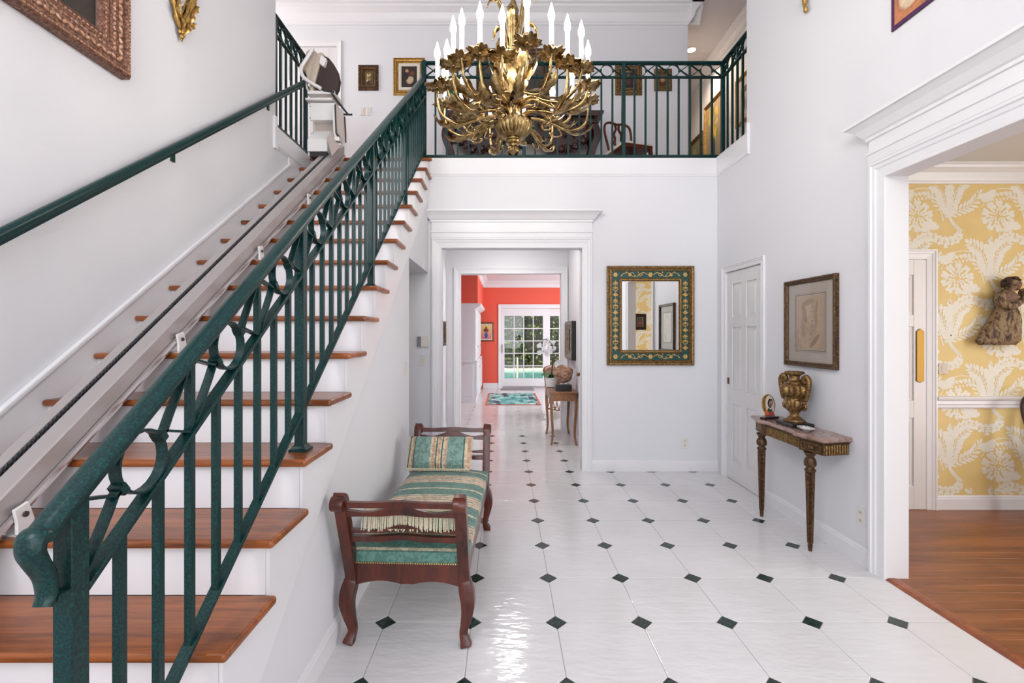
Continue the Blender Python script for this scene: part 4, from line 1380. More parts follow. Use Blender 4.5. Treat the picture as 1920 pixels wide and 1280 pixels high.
def stack(levels, mat, name, parent):
    k = MB(); vs = []; fs = []
    n = len(levels[0][0])
    for (pl, z) in levels: vs += [(x, y, z) for x, y in pl]
    for j in range(len(levels) - 1):
        for i in range(n):
            q = (i + 1) % n
            fs.append((j * n + i, j * n + q, (j + 1) * n + q, (j + 1) * n + i))
    fs += [tuple(range(n - 1, -1, -1)), tuple((len(levels) - 1) * n + i for i in range(n))]
    return k.add(vs, fs).build(name, mat, parent)
I = lambda d: inset(plan, d)
# the plan runs clockwise, so a positive inset must shrink it
if I(0.02)[4][0] < plan[4][0]:
    I = lambda d: inset(plan, -d)
stack([(I(0.020), 0.772), (I(0.008), 0.776), (I(0.0), 0.784), (I(0.0), 0.796), (I(0.006), 0.802), (I(0.012), 0.805)], 'marble', 'marble_top', con)
stack([(I(0.040), 0.682), (I(0.034), 0.686), (I(0.034), 0.758), (I(0.024), 0.764), (I(0.022), 0.772)], 'gilt_dark', 'apron', con)
ap = I(0.034)
def flutes(a, b, pitch=0.020):
    A, B = Vector((*a, 0)), Vector((*b, 0))
    L = (B - A).length; n = max(2, int(L / pitch))
    for i in range(n):
        p = A.lerp(B, (i + 0.5) / n)
        k = MB().lathe([(0.0066, 0.690), (0.0075, 0.700), (0.0075, 0.742), (0.0055, 0.754)], n=8)
        o = k.build('flute', 'gilt', con, smooth=True)
        o.location = (p.x, p.y, 0)
flutes(ap[4], ap[5]); flutes(ap[0], ap[1]); flutes(ap[8], ap[9])
for (ia, ib) in ((2, 3), (6, 7)):
    a, b = Vector((*ap[ia], 0)), Vector((*ap[ib], 0))
    d = (b - a).normalized(); nrm = Vector((-d.y, d.x, 0))
    if nrm.x > 0: nrm = -nrm
    k = MB()
    for (e, o_, z0, z1) in ((0.02, 0.004, 0.694, 0.700), (0.02, 0.004, 0.744, 0.750)):
        p0 = a + d * e; p1 = b - d * e
        k.add([tuple(p + nrm * q + Vector((0, 0, z))) for z in (z0, z1) for p, q in ((p0, -0.002), (p1, -0.002), (p1, o_), (p0, o_))], [(0, 3, 2, 1), (4, 5, 6, 7), (0, 1, 5, 4), (1, 2, 6, 5), (2, 3, 7, 6), (3, 0, 4, 7)])
    for (f0, f1) in ((0.02, 0.026), ((b - a).length - 0.026, (b - a).length - 0.02)):
        p0 = a + d * f0; p1 = a + d * f1
        k.add([tuple(p + nrm * q + Vector((0, 0, z))) for z in (0.694, 0.75) for p, q in ((p0, -0.002), (p1, -0.002), (p1, 0.004), (p0, 0.004))], [(0, 3, 2, 1), (4, 5, 6, 7), (0, 1, 5, 4), (1, 2, 6, 5), (2, 3, 7, 6), (3, 0, 4, 7)])
    k.build('panel_frame', 'gilt', con)
    mid = (a + b) / 2 + nrm * 0.002
    r = MB().ball((mid.x, mid.y, 0.722), 0.006, 0.035, 0.014, n=10, m=6)
    r.build('rosette', 'gilt', con, smooth=True)
for (lx, ly) in ((2.118, 3.245), (2.118, 3.855)):
    prof = [(0.011, 0.0), (0.014, 0.012), (0.012, 0.018), (0.0155, 0.03), (0.015, 0.05), (0.017, 0.06, 1), (0.027, 0.53, 1), (0.028, 0.545), (0.034, 0.55), (0.035, 0.562), (0.026, 0.57), (0.024, 0.58), (0.036, 0.588), (0.039, 0.605), (0.037, 0.622), (0.031, 0.638), (0.022, 0.648), (0.026, 0.655), (0.034, 0.668), (0.040, 0.682)]
    MB().lathe(prof, (lx, ly, 0), 32, 16, 0.22).build('leg', 'gilt_dark', con, smooth=True)

# carved urn
urn = thing('gilt_urn', 'carved gilded wooden urn with scroll handles on the marble console', 'urn', (2.205, 3.56, 0.805))
base = [(-0.085, -0.105), (0.085, -0.105), (0.085, 0.105), (-0.085, 0.105)]
MB().prism(base, 'z', 0.0, 0.028).build('plinth', 'black', urn, bevel=0.006)
prof = [(0.070, 0.028), (0.073, 0.036), (0.070, 0.046), (0.055, 0.052), (0.046, 0.062), (0.034, 0.070), (0.030, 0.085), (0.030, 0.092), (0.036, 0.096), (0.036, 0.102)]
MB().lathe(prof, n=28).build('foot', 'gilt', urn, smooth=True)
prof = [(0.036, 0.102), (0.050, 0.118, 1), (0.060, 0.140, 1), (0.064, 0.170, 1), (0.064, 0.190, 1), (0.060, 0.205, 0.5), (0.066, 0.212), (0.060, 0.220)]
MB().lathe(prof, n=36, flute=9, depth=0.16).build('lower_bowl', 'gilt', urn, smooth=True)
prof = [(0.060, 0.218), (0.080, 0.232, 1), (0.094, 0.256, 1), (0.095, 0.278, 1), (0.086, 0.298, 1), (0.070, 0.312, 1), (0.056, 0.318)]
MB().lathe(prof, n=48, flute=12, depth=0.20).build('gadrooned_body', 'gilt', urn, smooth=True)
prof = [(0.060, 0.316), (0.062, 0.324), (0.056, 0.332), (0.042, 0.340), (0.035, 0.356), (0.037, 0.374), (0.052, 0.386), (0.066, 0.392), (0.068, 0.402), (0.062, 0.408), (0.048, 0.404), (0.030, 0.395)]
MB().lathe(prof, n=32).build('neck', 'gilt', urn, smooth=True)
for sgn in (-1, 1):
    dx, dy = sgn * 0.35, -sgn * 0.94
    def rad(pts): return [(dx * -r if False else r * dx, r * dy, z) for r, z in pts]
    pts = [(0.060, 0.205), (0.088, 0.200), (0.098, 0.222), (0.104, 0.262), (0.112, 0.315), (0.110, 0.352), (0.094, 0.372), (0.074, 0.362), (0.070, 0.340), (0.082, 0.330), (0.090, 0.342)]
    p = spline(rad(pts), 5)
    rr = [0.016 * (0.75 + 0.5 * math.sin(PI * i / len(p))) for i in range(len(p))]
    h = MB().tube(p, rr, 8).build('handle', 'gilt', urn, smooth='all')
    pts = [(0.060, 0.130), (0.078, 0.128), (0.090, 0.142), (0.086, 0.160), (0.074, 0.160), (0.072, 0.150)]
    MB().tube(spline(rad(pts), 4), 0.010, 8).build('scroll', 'gilt', h, smooth='all')
for i in range(6):
    a = i * PI / 3 + 0.3
    k = MB().ball((0.062 * math.cos(a), 0.062 * math.sin(a), 0.165), 0.016, 0.024, 0.036, n=10, m=6, rot=Matrix.Rotation(a, 3, 'Z'))
    k.build('acanthus', 'gilt', urn, smooth=True)

# painted plaque
pq = thing('painted_plaque', 'small arched plaque painted with a dark-haired robed figure beside the gilt urn', 'plaque', (2.165, 3.815, 0.805), 0.32)
pq.rotation_euler = (-0.12, 0, 0.32)
MB().box(-0.075, 0.075, -0.02, 0.03, 0, 0.018).build('stand', 'black', pq, bevel=0.003)
outline = [(0.066 * math.cos(a), 0.118 + 0.082 * math.sin(a)) for a in [PI * 1.28 + (-PI * 1.56) * i / 28 for i in range(29)]]
outline = [(0.055, 0.02), (-0.055, 0.02)] + outline
MB().prism(outline, 'y', -0.004, 0.008).build('panel', 'gilt_bright', pq)
cream = srgb(226, 208, 190)
def disc(name, pts, mat, off):
    k = MB().prism(pts, 'y', off - 0.0012, off)
    k.build(name, mat, pq)
def oval(cx_, cz_, rx, rz, n=18, an=0):
    return [(cx_ + rx * math.cos(2 * PI * i / n) * math.cos(an) - rz * math.sin(2 * PI * i / n) * math.sin(an), cz_ + rx * math.cos(2 * PI * i / n) * math.sin(an) + rz * math.sin(2 * PI * i / n) * math.cos(an)) for i in range(n)]
pm = lambda n, c: plain('plaque_' + n, c, 0.4)
disc('ground', oval(0.008, 0.115, 0.046, 0.076), pm('cream', srgb(232, 214, 198)), -0.004)
disc('robe', [(-0.052, 0.022), (0.03, 0.022), (0.036, 0.05), (0.01, 0.085), (-0.02, 0.08), (-0.046, 0.05)], pm('red', srgb(178, 72, 58)), -0.0052)
disc('sleeve', oval(-0.034, 0.055, 0.014, 0.028, an=0.5), pm('orange', srgb(206, 110, 60)), -0.0062)
disc('bodice', oval(0.0, 0.075, 0.022, 0.018), pm('green', srgb(34, 74, 54)), -0.0066)
disc('collar', oval(0.006, 0.085, 0.012, 0.006), pm('white', srgb(235, 228, 222)), -0.0078)
disc('hair', oval(0.012, 0.128, 0.028, 0.037, an=-0.2), pm('hair', srgb(46, 36, 34)), -0.0066)
disc('veil', oval(0.016, 0.124, 0.019, 0.026, an=-0.3), pm('veil', srgb(176, 150, 136)), -0.0080)
disc('face', oval(0.020, 0.108, 0.012, 0.016, an=-0.5), pm('face', srgb(222, 178, 160)), -0.0092)
disc('fringe_of_hair', oval(0.012, 0.113, 0.006, 0.014, an=-0.5), pm('brown', srgb(70, 42, 34)), -0.0100)
disc('hem', [(-0.052, 0.022), (0.02, 0.022), (0.01, 0.034), (-0.044, 0.036)], pm('plum', srgb(140, 60, 96)), -0.0066)

# porcelain dish
dish = thing('porcelain_dish', 'small oval white porcelain dish with floral rim on the marble console', 'dish', (2.165, 3.365, 0.805), 1.45)
MB().lathe([(0.030, 0.0), (0.032, 0.004), (0.055, 0.010), (0.078, 0.020), (0.080, 0.022), (0.076, 0.022), (0.052, 0.014), (0.020, 0.008), (0.001, 0.008)], n=36, flute=9, depth=0.0, sx=1.0, sy=0.62).build('bowl', 'ceramic', dish, smooth=True)
for i in range(9):
    a = 2 * PI * i / 9
    k = MB().ball((0.064 * math.cos(a), 0.064 * 0.62 * math.sin(a), 0.0185), 0.010, 0.006, 0.0018, n=8, m=4, rot=Matrix.Rotation(a, 3, 'Z'))
    k.build('painted_flower', pm('flower', srgb(150, 92, 70)) if i % 3 == 0 else pm('sprig', srgb(86, 96, 74)), dish)
# ---------------------------------------------------------------- chandelier
CH = Vector((0.062, 3.0, 0))
ch = thing('chandelier', 'large ornate gilt bronze chandelier with leafy arms and lit candle bulbs', 'chandelier', (CH.x, CH.y, 0))

def leaf3(mb, path, w, side, lobes=4, cup=0.35, rag=0.42):
    n = len(path); S = Vector(side).normalized()
    vs = []; fs = []
    for i in range(n):
        P = Vector(path[i])
        T = (Vector(path[min(i + 1, n - 1)]) - Vector(path[max(i - 1, 0)])).normalized()
        s = (S - T * S.dot(T)).normalized()
        nn = s.cross(T)
        t = i / (n - 1)
        half = w * math.sin(PI * (0.10 + 0.86 * t)) ** 0.8 * (1 - rag + rag * abs(math.sin(PI * lobes * t + 0.4)))
        for k in (-1, -0.5, 0, 0.5, 1):
            vs.append(P + s * half * k + nn * (cup * half * k * k) + nn * (0.12 * half * (abs(k) == 0.5)))
    for i in range(n - 1):
        for k in range(4):
            a = i * 5 + k
            fs.append((a, a + 1, a + 6, a + 5))
    return mb.add(vs, fs)

# central stem, vase and bowl
prof = [(0.004, 2.642), (0.014, 2.648), (0.024, 2.662), (0.030, 2.678), (0.026, 2.694), (0.030, 2.704), (0.046, 2.712), (0.050, 2.722), (0.044, 2.732), (0.046, 2.744)]
MB().lathe(prof, n=32, flute=8, depth=0.0).build('finial', 'gold', ch, smooth=True)
for i in range(6):
    a = i * PI / 3
    k = MB()
    leaf3(k, [Vector((math.cos(a) * r, math.sin(a) * r, z)) for r, z in ((0.016, 2.70), (0.034, 2.69), (0.044, 2.672), (0.044, 2.655), (0.036, 2.648))], 0.020, (-math.sin(a), math.cos(a), 0), 2, 0.2)
    k.build('finial_leaf', 'gold', ch, smooth='all')
prof = [(0.044, 2.740), (0.070, 2.750, 1), (0.098, 2.775, 1), (0.114, 2.806, 1), (0.119, 2.826, 0.4), (0.124, 2.832), (0.124, 2.842), (0.112, 2.848), (0.090, 2.852), (0.062, 2.858)]
MB().lathe(prof, n=72, flute=24, depth=0.10).build('fluted_bowl', 'gold', ch, smooth=True)
prof = [(0.058, 2.852), (0.060, 2.866), (0.050, 2.880), (0.047, 2.900), (0.048, 2.950), (0.056, 2.978), (0.066, 2.990), (0.072, 2.996), (0.066, 3.004), (0.045, 3.008)]
MB().lathe(prof, n=40, flute=12, depth=0.0).build('vase', 'gold', ch, smooth=True)
for i in range(12):
    a = 2 * PI * i / 12
    k = MB()
    c, s = math.cos(a), math.sin(a)
    leaf3(k, [Vector((c * r, s * r, z)) for r, z in ((0.10, 2.838), (0.122, 2.846), (0.136, 2.846), (0.140, 2.836), (0.134, 2.826))], 0.026, (-s, c, 0), 2, 0.2)
    k.build('bowl_leaf', 'gold', ch, smooth='all')
prof = [(0.030, 3.004), (0.034, 3.03), (0.024, 3.06), (0.030, 3.10), (0.026, 3.16), (0.034, 3.19), (0.036, 3.24), (0.026, 3.30), (0.030, 3.33), (0.040, 3.36), (0.030, 3.40), (0.022, 3.44), (0.040, 3.47), (0.042, 3.50), (0.030, 3.53), (0.036, 3.56), (0.022, 3.60), (0.010, 3.64)]
MB().lathe(prof, n=28).build('stem', 'gold', ch, smooth=True)
# upright acanthus round the stem and scrolled crown leaves above
for i in range(10):
    a = 2 * PI * i / 10 + 0.2
    c, s = math.cos(a), math.sin(a)
    k = MB()
    hgt = 0.20 if i % 2 else 0.28
    leaf3(k, spline([(c * r, s * r, 3.0 + z * hgt / 0.24) for r, z in ((0.05, 0.0), (0.075, 0.08), (0.085, 0.16), (0.11, 0.22), (0.15, 0.235))], 4), 0.034, (-s, c, 0), 4, 0.3)
    k.build('acanthus_leaf', 'gold', ch, smooth='all')
for i in range(6):
    a = 2 * PI * i / 6 + 0.35
    c, s = math.cos(a), math.sin(a)
    k = MB()
    top = 3.60 if i % 2 else 3.50
    p = spline([(c * r, s * r, z) for r, z in ((0.03, top - 0.30), (0.055, top - 0.16), (0.075, top - 0.04), (0.11, top + 0.01), (0.155, top - 0.01), (0.175, top - 0.06))], 4)
    leaf3(k, p, 0.026, (-s, c, 0), 5, 0.3, 0.3)
    k.tube(p, [0.010 - 0.006 * j / len(p) for j in range(len(p))], 6)
    k.build('crown_leaf', 'gold', ch, smooth='all')
for i in range(6):
    a = 2 * PI * i / 6 + 0.9
    c, s = math.cos(a), math.sin(a)
    p = spline([(c * r, s * r, z) for r, z in ((0.035, 3.06), (0.10, 3.13), (0.12, 3.22), (0.085, 3.28), (0.06, 3.25), (0.08, 3.22))], 4)
    k = MB().tube(p, [0.012 - 0.007 * j / len(p) for j in range(len(p))], 6)
    leaf3(k, spline([(c * r, s * r, z) for r, z in ((0.07, 3.10), (0.12, 3.16), (0.15, 3.24), (0.14, 3.32))], 4), 0.028, (-s, c, 0), 4, 0.3)
    k.build('scroll', 'gold', ch, smooth='all')
# chain and ceiling canopy
z = 3.64; i = 0
while z < 5.93:
    pth = [Vector((0.011 * math.cos(2 * PI * q / 12), 0, 0.022 * math.sin(2 * PI * q / 12))) for q in range(12)]
    if i % 2: pth = [Vector((0, p.x, p.z)) for p in pth]
    MB().tube([p + Vector((0, 0, z + 0.02)) for p in pth], 0.0032, 5, True).build('chain_link', 'gold', ch, smooth='all')
    z += 0.036; i += 1
MB().lathe([(0.01, 5.93), (0.02, 5.95), (0.06, 5.965), (0.075, 5.985), (0.075, 5.999)], n=24).build('canopy', 'gold', ch, smooth=True)

cups = [(820, 160), (838, 155), (850, 118), (866, 106), (900, 95), (942, 100), (988, 75), (1034, 97), (1064, 115), (1090, 125), (1102, 185), (1073, 195)]
ZC = 3.04
pos = []
for (px_, py_) in cups:
    Yc = (ZC - EYE) * F / (625 - py_)
    pos.append(((px_ - 944) / F * Yc - CH.x, Yc - CH.y))
pos += [(-0.455, 0.14), (-0.36, 0.32), (-0.16, 0.44), (0.09, 0.47), (0.29, 0.38), (0.46, -0.10)]
rc = random.Random(11)
cup_m = MB().lathe([(0.010, -0.022), (0.014, -0.014), (0.012, -0.006), (0.020, 0.0), (0.022, 0.010), (0.018, 0.022), (0.019, 0.030)], n=14)
cand_m = MB().lathe([(0.0130, 0.018), (0.0130, 0.165), (0.0105, 0.170)], n=12)
bulb_m = MB().lathe([(0.009, 0.166), (0.015, 0.176), (0.0185, 0.190), (0.0185, 0.204), (0.0150, 0.220), (0.0095, 0.238), (0.0018, 0.268)], n=10)
dishm = MB()
vs = []; fs = []
nr = 45
for j, (r, zz) in enumerate(((0.010, -0.014), (0.030, -0.010), (0.048, -0.003), (0.062, -0.002), (0.074, -0.012))):
    for i_ in range(nr):
        a = 2 * PI * i_ / nr
        w = 1 + (0.13 * math.sin(a * 5) + 0.13 * math.sin(a * 15 + 1)) * (j / 4) ** 1.2
        vs.append((r * w * math.cos(a), r * w * math.sin(a), zz + (0.007 * math.sin(a * 5 + 1) + 0.004 * math.sin(a * 15)) * (j / 4) ** 2))
for j in range(4):
    for i_ in range(nr):
        q_ = (i_ + 1) % nr
        fs.append((j * nr + i_, j * nr + q_, (j + 1) * nr + q_, (j + 1) * nr + i_))
dishm.add(vs, fs)
shared = {}
def sub(name, mb, mat, parent, loc, sm=True, rz=0):
    if name not in shared:
        o = mb.build(name, mat, parent, smooth=sm)
        shared[name] = o.data
    else:
        o = put(name, shared[name], parent)
    o.location = loc
    o.rotation_euler = (0, 0, rz)
    return o
for n_, (x, y) in enumerate(pos):
    R = math.hypot(x, y); a = math.atan2(y, x)
    c, s = x / R, y / R
    upper = n_ % 2 == 1
    z0 = 2.95 if upper else 2.85
    low = 2.885 if upper else 2.81
    tw = rc.uniform(-0.05, 0.05)
    def rp(r, zz, off=0): return (c * r - s * off, s * r + c * off, zz)
    ctrl = [rp(0.05, z0), rp(0.13, z0 + 0.025, tw * 0.3), rp(0.24, low + 0.035, tw), rp(R * 0.72, low, tw * 0.8), rp(R * 0.93, low + 0.045, tw * 0.3), rp(R * 1.0, low + 0.13), rp(R, ZC - 0.02)]
    p = spline(ctrl, 5)
    rr = [0.0125 - 0.0055 * j / len(p) for j in range(len(p))]
    arm = MB().tube(p, rr, 7).build('arm', 'gold', ch, smooth='all')
    # leaves clasping the arm
    k = MB()
    leaf3(k, spline([rp(0.16, z0 + 0.03, tw * 0.4), rp(0.26, low + 0.06, tw), rp(R * 0.72, low + 0.03, tw), rp(R * 0.86, low + 0.075, tw * 0.5)], 5), 0.030, (-s, c, 0.0), 5, 0.35)
    k.build('arm_leaf', 'gold', arm, smooth='all')
    k = MB()
    leaf3(k, spline([rp(R * 0.66, low - 0.005, tw), rp(R * 0.82, low - 0.025, tw * 0.6), rp(R * 0.98, low + 0.0, tw), rp(R * 1.05, low + 0.05, tw)], 5), 0.034, (-s, c, 0.2), 4, -0.3)
    k.build('arm_leaf', 'gold', arm, smooth='all')
    # small scroll under the arm
    sc_ = spline([rp(R * 0.55, low + 0.02, tw), rp(R * 0.62, low - 0.035, tw), rp(R * 0.52, low - 0.05, tw), rp(R * 0.46, low - 0.03, tw), rp(R * 0.52, low - 0.03, tw)], 4)
    MB().tube(sc_, 0.006, 6).build('arm_scroll', 'gold', arm, smooth='all')
    tip = (x, y, ZC)
    sub('drip_leaf', dishm, 'gold', arm, tip, 'all', rc.uniform(0, 6))
    sub('candle_cup', cup_m, 'gold', arm, tip)
    sub('candle', cand_m, 'candle', arm, tip)
    sub('bulb', bulb_m, 'bulb', arm, tip, 'all')

# ---------------------------------------------------------------- pictures and mirror
ROT = {'back': 0.0, 'right': -PI / 2, 'left': PI / 2, 'front': PI}
def picture(name, label, loc, face, w, h, fw, prof, mat, cat='picture', canvas=None, inner=None, res=(36, 44)):
    """framed picture centred on loc, back against the wall. prof: (share of the frame width, out) pairs"""
    t = thing(name, label, cat, loc, ROT[face])
    fr = MB().rings(w / 2, h / 2, [(0, 0)] + [(a * fw, o) for a, o in prof]).build('frame', mat, t)
    pw_, ph_ = w - 2 * fw, h - 2 * fw
    if inner:
        iw, imat, io = inner
        MB().rings(pw_ / 2 + 0.002, ph_ / 2 + 0.002, [(0, 0.002), (0, io), (iw * 0.5, io + 0.002), (iw, io - 0.003), (iw, 0.004)]).build('inner_frame', imat, t)
        pw_ -= 2 * iw; ph_ -= 2 * iw
    if canvas:
        painting('canvas', pw_ + 0.004, ph_ + 0.004, canvas, t, 0.006, res)
    return t
OG = [(0, 0.02), (0.06, 0.026), (0.16, 0.028), (0.26, 0.02), (0.45, 0.030), (0.62, 0.024), (0.72, 0.014), (0.84, 0.018), (0.92, 0.014), (1, 0.008)]

def carving(parent, w, h, inset_, pitch, size, out, mat, name='carving', kindy='stuff', twist=0.6):
    """a row of carved leaves along a rectangle"""
    k = MB()
    a, b = w / 2 - inset_, h / 2 - inset_
    i = 0
    for (p0, p1) in (((-a, -b), (a, -b)), ((a, -b), (a, b)), ((a, b), (-a, b)), ((-a, b), (-a, -b))):
        L = math.hypot(p1[0] - p0[0], p1[1] - p0[1]); n = max(1, int(L / pitch))
        an = math.atan2(p1[1] - p0[1], p1[0] - p0[0])
        for q in range(n):
            u = p0[0] + (p1[0] - p0[0]) * (q + 0.5) / n; v = p0[1] + (p1[1] - p0[1]) * (q + 0.5) / n
            k.ball((u, -out, v), size, size * 0.42, size * 0.5, n=6, m=4, rot=Matrix.Rotation(-an + twist * (1 if i % 2 else -1), 3, 'Y'))
            i += 1
    o = k.build(name, mat, parent, smooth='all', kind=kindy)
    return o

# large carved frame high on the stair wall
def by_wall(px_, py_, X): 
    Y = X * F / (px_ - 944)
    return Y, EYE - (py_ - 625) / F * Y
big = picture('framed_portrait', 'large dark portrait in wide carved copper gilt frame high on the stair wall', (XL, 1.90, 3.62), 'left', 1.39, 1.44, 0.175,
              [(0, 0.045), (0.05, 0.06), (0.14, 0.062), (0.20, 0.046), (0.55, 0.052), (0.66, 0.036), (0.76, 0.040), (0.88, 0.030), (1, 0.016)], 'copper_frame',
              canvas=painter(srgb(58, 48, 40), srgb(44, 40, 34), [(0.35, 0.3, 0.3, 0.35, 0.3, srgb(96, 60, 40)), (0.72, 0.2, 0.18, 0.3, 0, srgb(42, 44, 42)), (0.25, 0.12, 0.2, 0.08, 0.2, srgb(120, 74, 48))], 3, 0.2))
carving(big, 1.39, 1.44, 0.066, 0.030, 0.021, 0.050, 'copper_carving')
carving(big, 1.39, 1.44, 0.100, 0.026, 0.015, 0.046, 'copper_carving', twist=-0.5)
carving(big, 1.39, 1.44, 0.017, 0.018, 0.0085, 0.062, 'copper_carving', 'beading', twist=0)
carving(big, 1.39, 1.44, 0.142, 0.024, 0.010, 0.036, 'copper_carving', 'beading', twist=0.3)

# gilt cartouche mirror, only its lower point in view
gm = thing('gilt_wall_mirror', 'carved gilt cartouche mirror whose pointed foot hangs beside the large portrait', 'mirror', (XL, 3.045, 3.80), ROT['left'])
half = [(0.0, -0.345), (0.05, -0.25), (0.10, -0.12), (0.155, 0.02), (0.16, 0.16), (0.11, 0.28), (0.0, 0.33)]
outline = [Vector((x, 0, z)) for x, z in half] + [Vector((-x, 0, z)) for x, z in half[-2:0:-1]]
loop = []
for i_ in range(len(outline)):
    a, b = outline[i_], outline[(i_ + 1) % len(outline)]
    for q_ in range(4): loop.append(a.lerp(b, q_ / 4) + Vector((0, -0.022, 0)))
MB().tube(loop, [0.020 + 0.006 * math.sin(i_ * 1.7) for i_ in range(len(loop))], 8, True).build('carved_frame', 'gilt_bright', gm, smooth='all')
g2 = [p * 0.86 + Vector((0, -0.006, 0)) for p in loop]
MB().tube(g2, 0.009, 6, True).build('inner_bead', 'gilt_bright', gm, smooth='all')
MB().add([(p.x, -0.010, p.z) for p in loop] + [(0, -0.010, 0)], [(i_, (i_ + 1) % len(loop), len(loop)) for i_ in range(len(loop))]).build('glass', 'mirror', gm)
for sg in (-1, 1):
    for (x, z, l, an) in ((0.012, -0.315, 0.075, 0.35), (0.035, -0.275, 0.08, 0.7), (0.058, -0.215, 0.075, 0.25), (0.085, -0.14, 0.07, 0.5)):
        k = MB()
        d = Vector((sg * math.sin(an), 0, math.cos(an)))
        b0 = Vector((sg * x, -0.03, z - 0.03))
        leaf3(k, spline([b0, b0 + d * l * 0.5 + Vector((0, -0.022, 0)), b0 + d * l + Vector((0, -0.012, 0)), b0 + d * l * 1.15 + Vector((0, -0.03, 0))], 4), 0.020, (d.z, 0, -d.x), 3, 0.4)
        k.build('leaf', 'gilt_bright', gm, smooth='all')
pend = MB()
for (x, z, r) in ((0, -0.375, 0.017), (0.017, -0.355, 0.014), (-0.017, -0.355, 0.014), (0, -0.345, 0.018), (0.0, -0.398, 0.009)):
    pend.ball((x, -0.025, z), r, r * 0.8, r * 1.2, n=8, m=6)
pend.build('pendant', 'gilt_bright', gm, smooth='all')

# framed chalk drawing above the console
def sketch(u, v):
    pass
dr = picture('framed_drawing', 'sepia chalk drawing of a head in wide mat and worn gilt frame', (XR, 3.557, 1.583), 'right', 0.594, 0.674, 0.036,
             [(0, 0.030), (0.10, 0.034), (0.3, 0.034), (0.5, 0.026), (0.75, 0.028), (1, 0.016)], 'gilt_dark', 'drawing')
carving(dr, 0.594, 0.674, 0.010, 0.011, 0.0045, 0.034, 'gilt', 'beading', twist=0)
MB().add([(-0.264, -0.010, -0.304), (0.264, -0.010, -0.304), (0.264, -0.010, 0.304), (-0.264, -0.010, 0.304)], [(0, 1, 2, 3)]).build('mat_board', 'mat_board', dr)
for (a, b, t_) in ((0.180, 0.225, 0.0016), (0.170, 0.215, 0.004)):
    MB().rings(a, b, [(0, 0.0102), (0, 0.0108), (t_, 0.0108), (t_, 0.0102)]).build('ruled_line', 'ink', dr)
SK = srgb(176, 148, 128)
blobs = [(0.5, 0.45, 0.45, 0.5, 0, srgb(182, 152, 130)), (0.55, 0.66, 0.2, 0.24, 0.15, srgb(190, 160, 138)), (0.30, 0.66, 0.07, 0.22, 0.35, srgb(128, 100, 82)), (0.42, 0.88, 0.2, 0.05, 0.2, srgb(138, 108, 90)),
         (0.74, 0.74, 0.04, 0.16, -0.2, srgb(136, 106, 88)), (0.54, 0.70, 0.035, 0.012, 0, srgb(90, 66, 54)), (0.66, 0.71, 0.03, 0.012, 0, srgb(90, 66, 54)), (0.61, 0.61, 0.012, 0.045, 0.1, srgb(140, 108, 90)),
         (0.60, 0.53, 0.05, 0.012, 0, srgb(126, 86, 72)), (0.40, 0.30, 0.22, 0.2, 0.3, srgb(184, 146, 122)), (0.68, 0.16, 0.2, 0.05, 0.6, srgb(112, 84, 70)), (0.24, 0.40, 0.03, 0.18, 0.2, srgb(132, 104, 86)), (0.56, 0.4, 0.03, 0.12, -0.3, srgb(150, 118, 98))]
pap = srgb(178, 150, 130)
blobs = [(a, b, c, d, e, tuple(x * 0.55 + y * 0.45 for x, y in zip(f, pap))) for a, b, c, d, e, f in blobs]
rs_ = random.Random(77)
for _ in range(60):
    a_ = rs_.uniform(0, 6.28); r_ = rs_.uniform(0.18, 0.34)
    blobs.append((0.5 + r_ * math.cos(a_) * 0.9, 0.58 + r_ * math.sin(a_) * 1.15, 0.012, rs_.uniform(0.03, 0.09), a_ + rs_.uniform(-0.4, 0.4), tuple(x * rs_.uniform(0.72, 0.92) for x in pap)))
painting('sketch', 0.315, 0.405, painter(srgb(170, 140, 120), srgb(180, 152, 132), blobs, 5, 0.07), dr, 0.0112, (48, 60))
gl = MB().add([(-0.262, -0.014, -0.302), (0.262, -0.014, -0.302), (0.262, -0.014, 0.302), (-0.262, -0.014, 0.302)], [(0, 1, 2, 3)]).build('glass', 'glass', dr)

# painted mirror on the back wall
mc = at(1220, 591.5, YB - 0.03)
MW, MH = 0.944, 1.075
mi = thing('wall_mirror', 'rectangular mirror in green and gold painted floral frame on the back wall', 'mirror', (mc.x, YB, mc.z), 0)
MB().rings(MW / 2, MH / 2, [(0, 0), (0, 0.034), (0.012, 0.040), (0.026, 0.036), (0.034, 0.026), (0.050, 0.030), (0.056, 0.020)]).build('outer_frame', 'gilt', mi)
carving(mi, MW, MH, 0.045, 0.018, 0.008, 0.028, 'gilt', 'beading', twist=0)
MB().rings(MW / 2 - 0.054, MH / 2 - 0.054, [(0, 0.002), (0, 0.021), (0.078, 0.021), (0.078, 0.002)]).build('green_band', 'green_panel', mi)
MB().rings(MW / 2 - 0.130, MH / 2 - 0.130, [(0, 0.002), (0, 0.026), (0.010, 0.034), (0.024, 0.032), (0.034, 0.018), (0.034, 0.004)]).build('inner_frame', 'gilt', mi)
carving(mi, MW, MH, 0.147, 0.011, 0.007, 0.033, 'gilt_bright', 'rope_beading', twist=0.7)
MB().box(-(MW / 2 - 0.160), MW / 2 - 0.160, -0.012, -0.006, -(MH / 2 - 0.160), MH / 2 - 0.160).build('glass', 'mirror', mi)
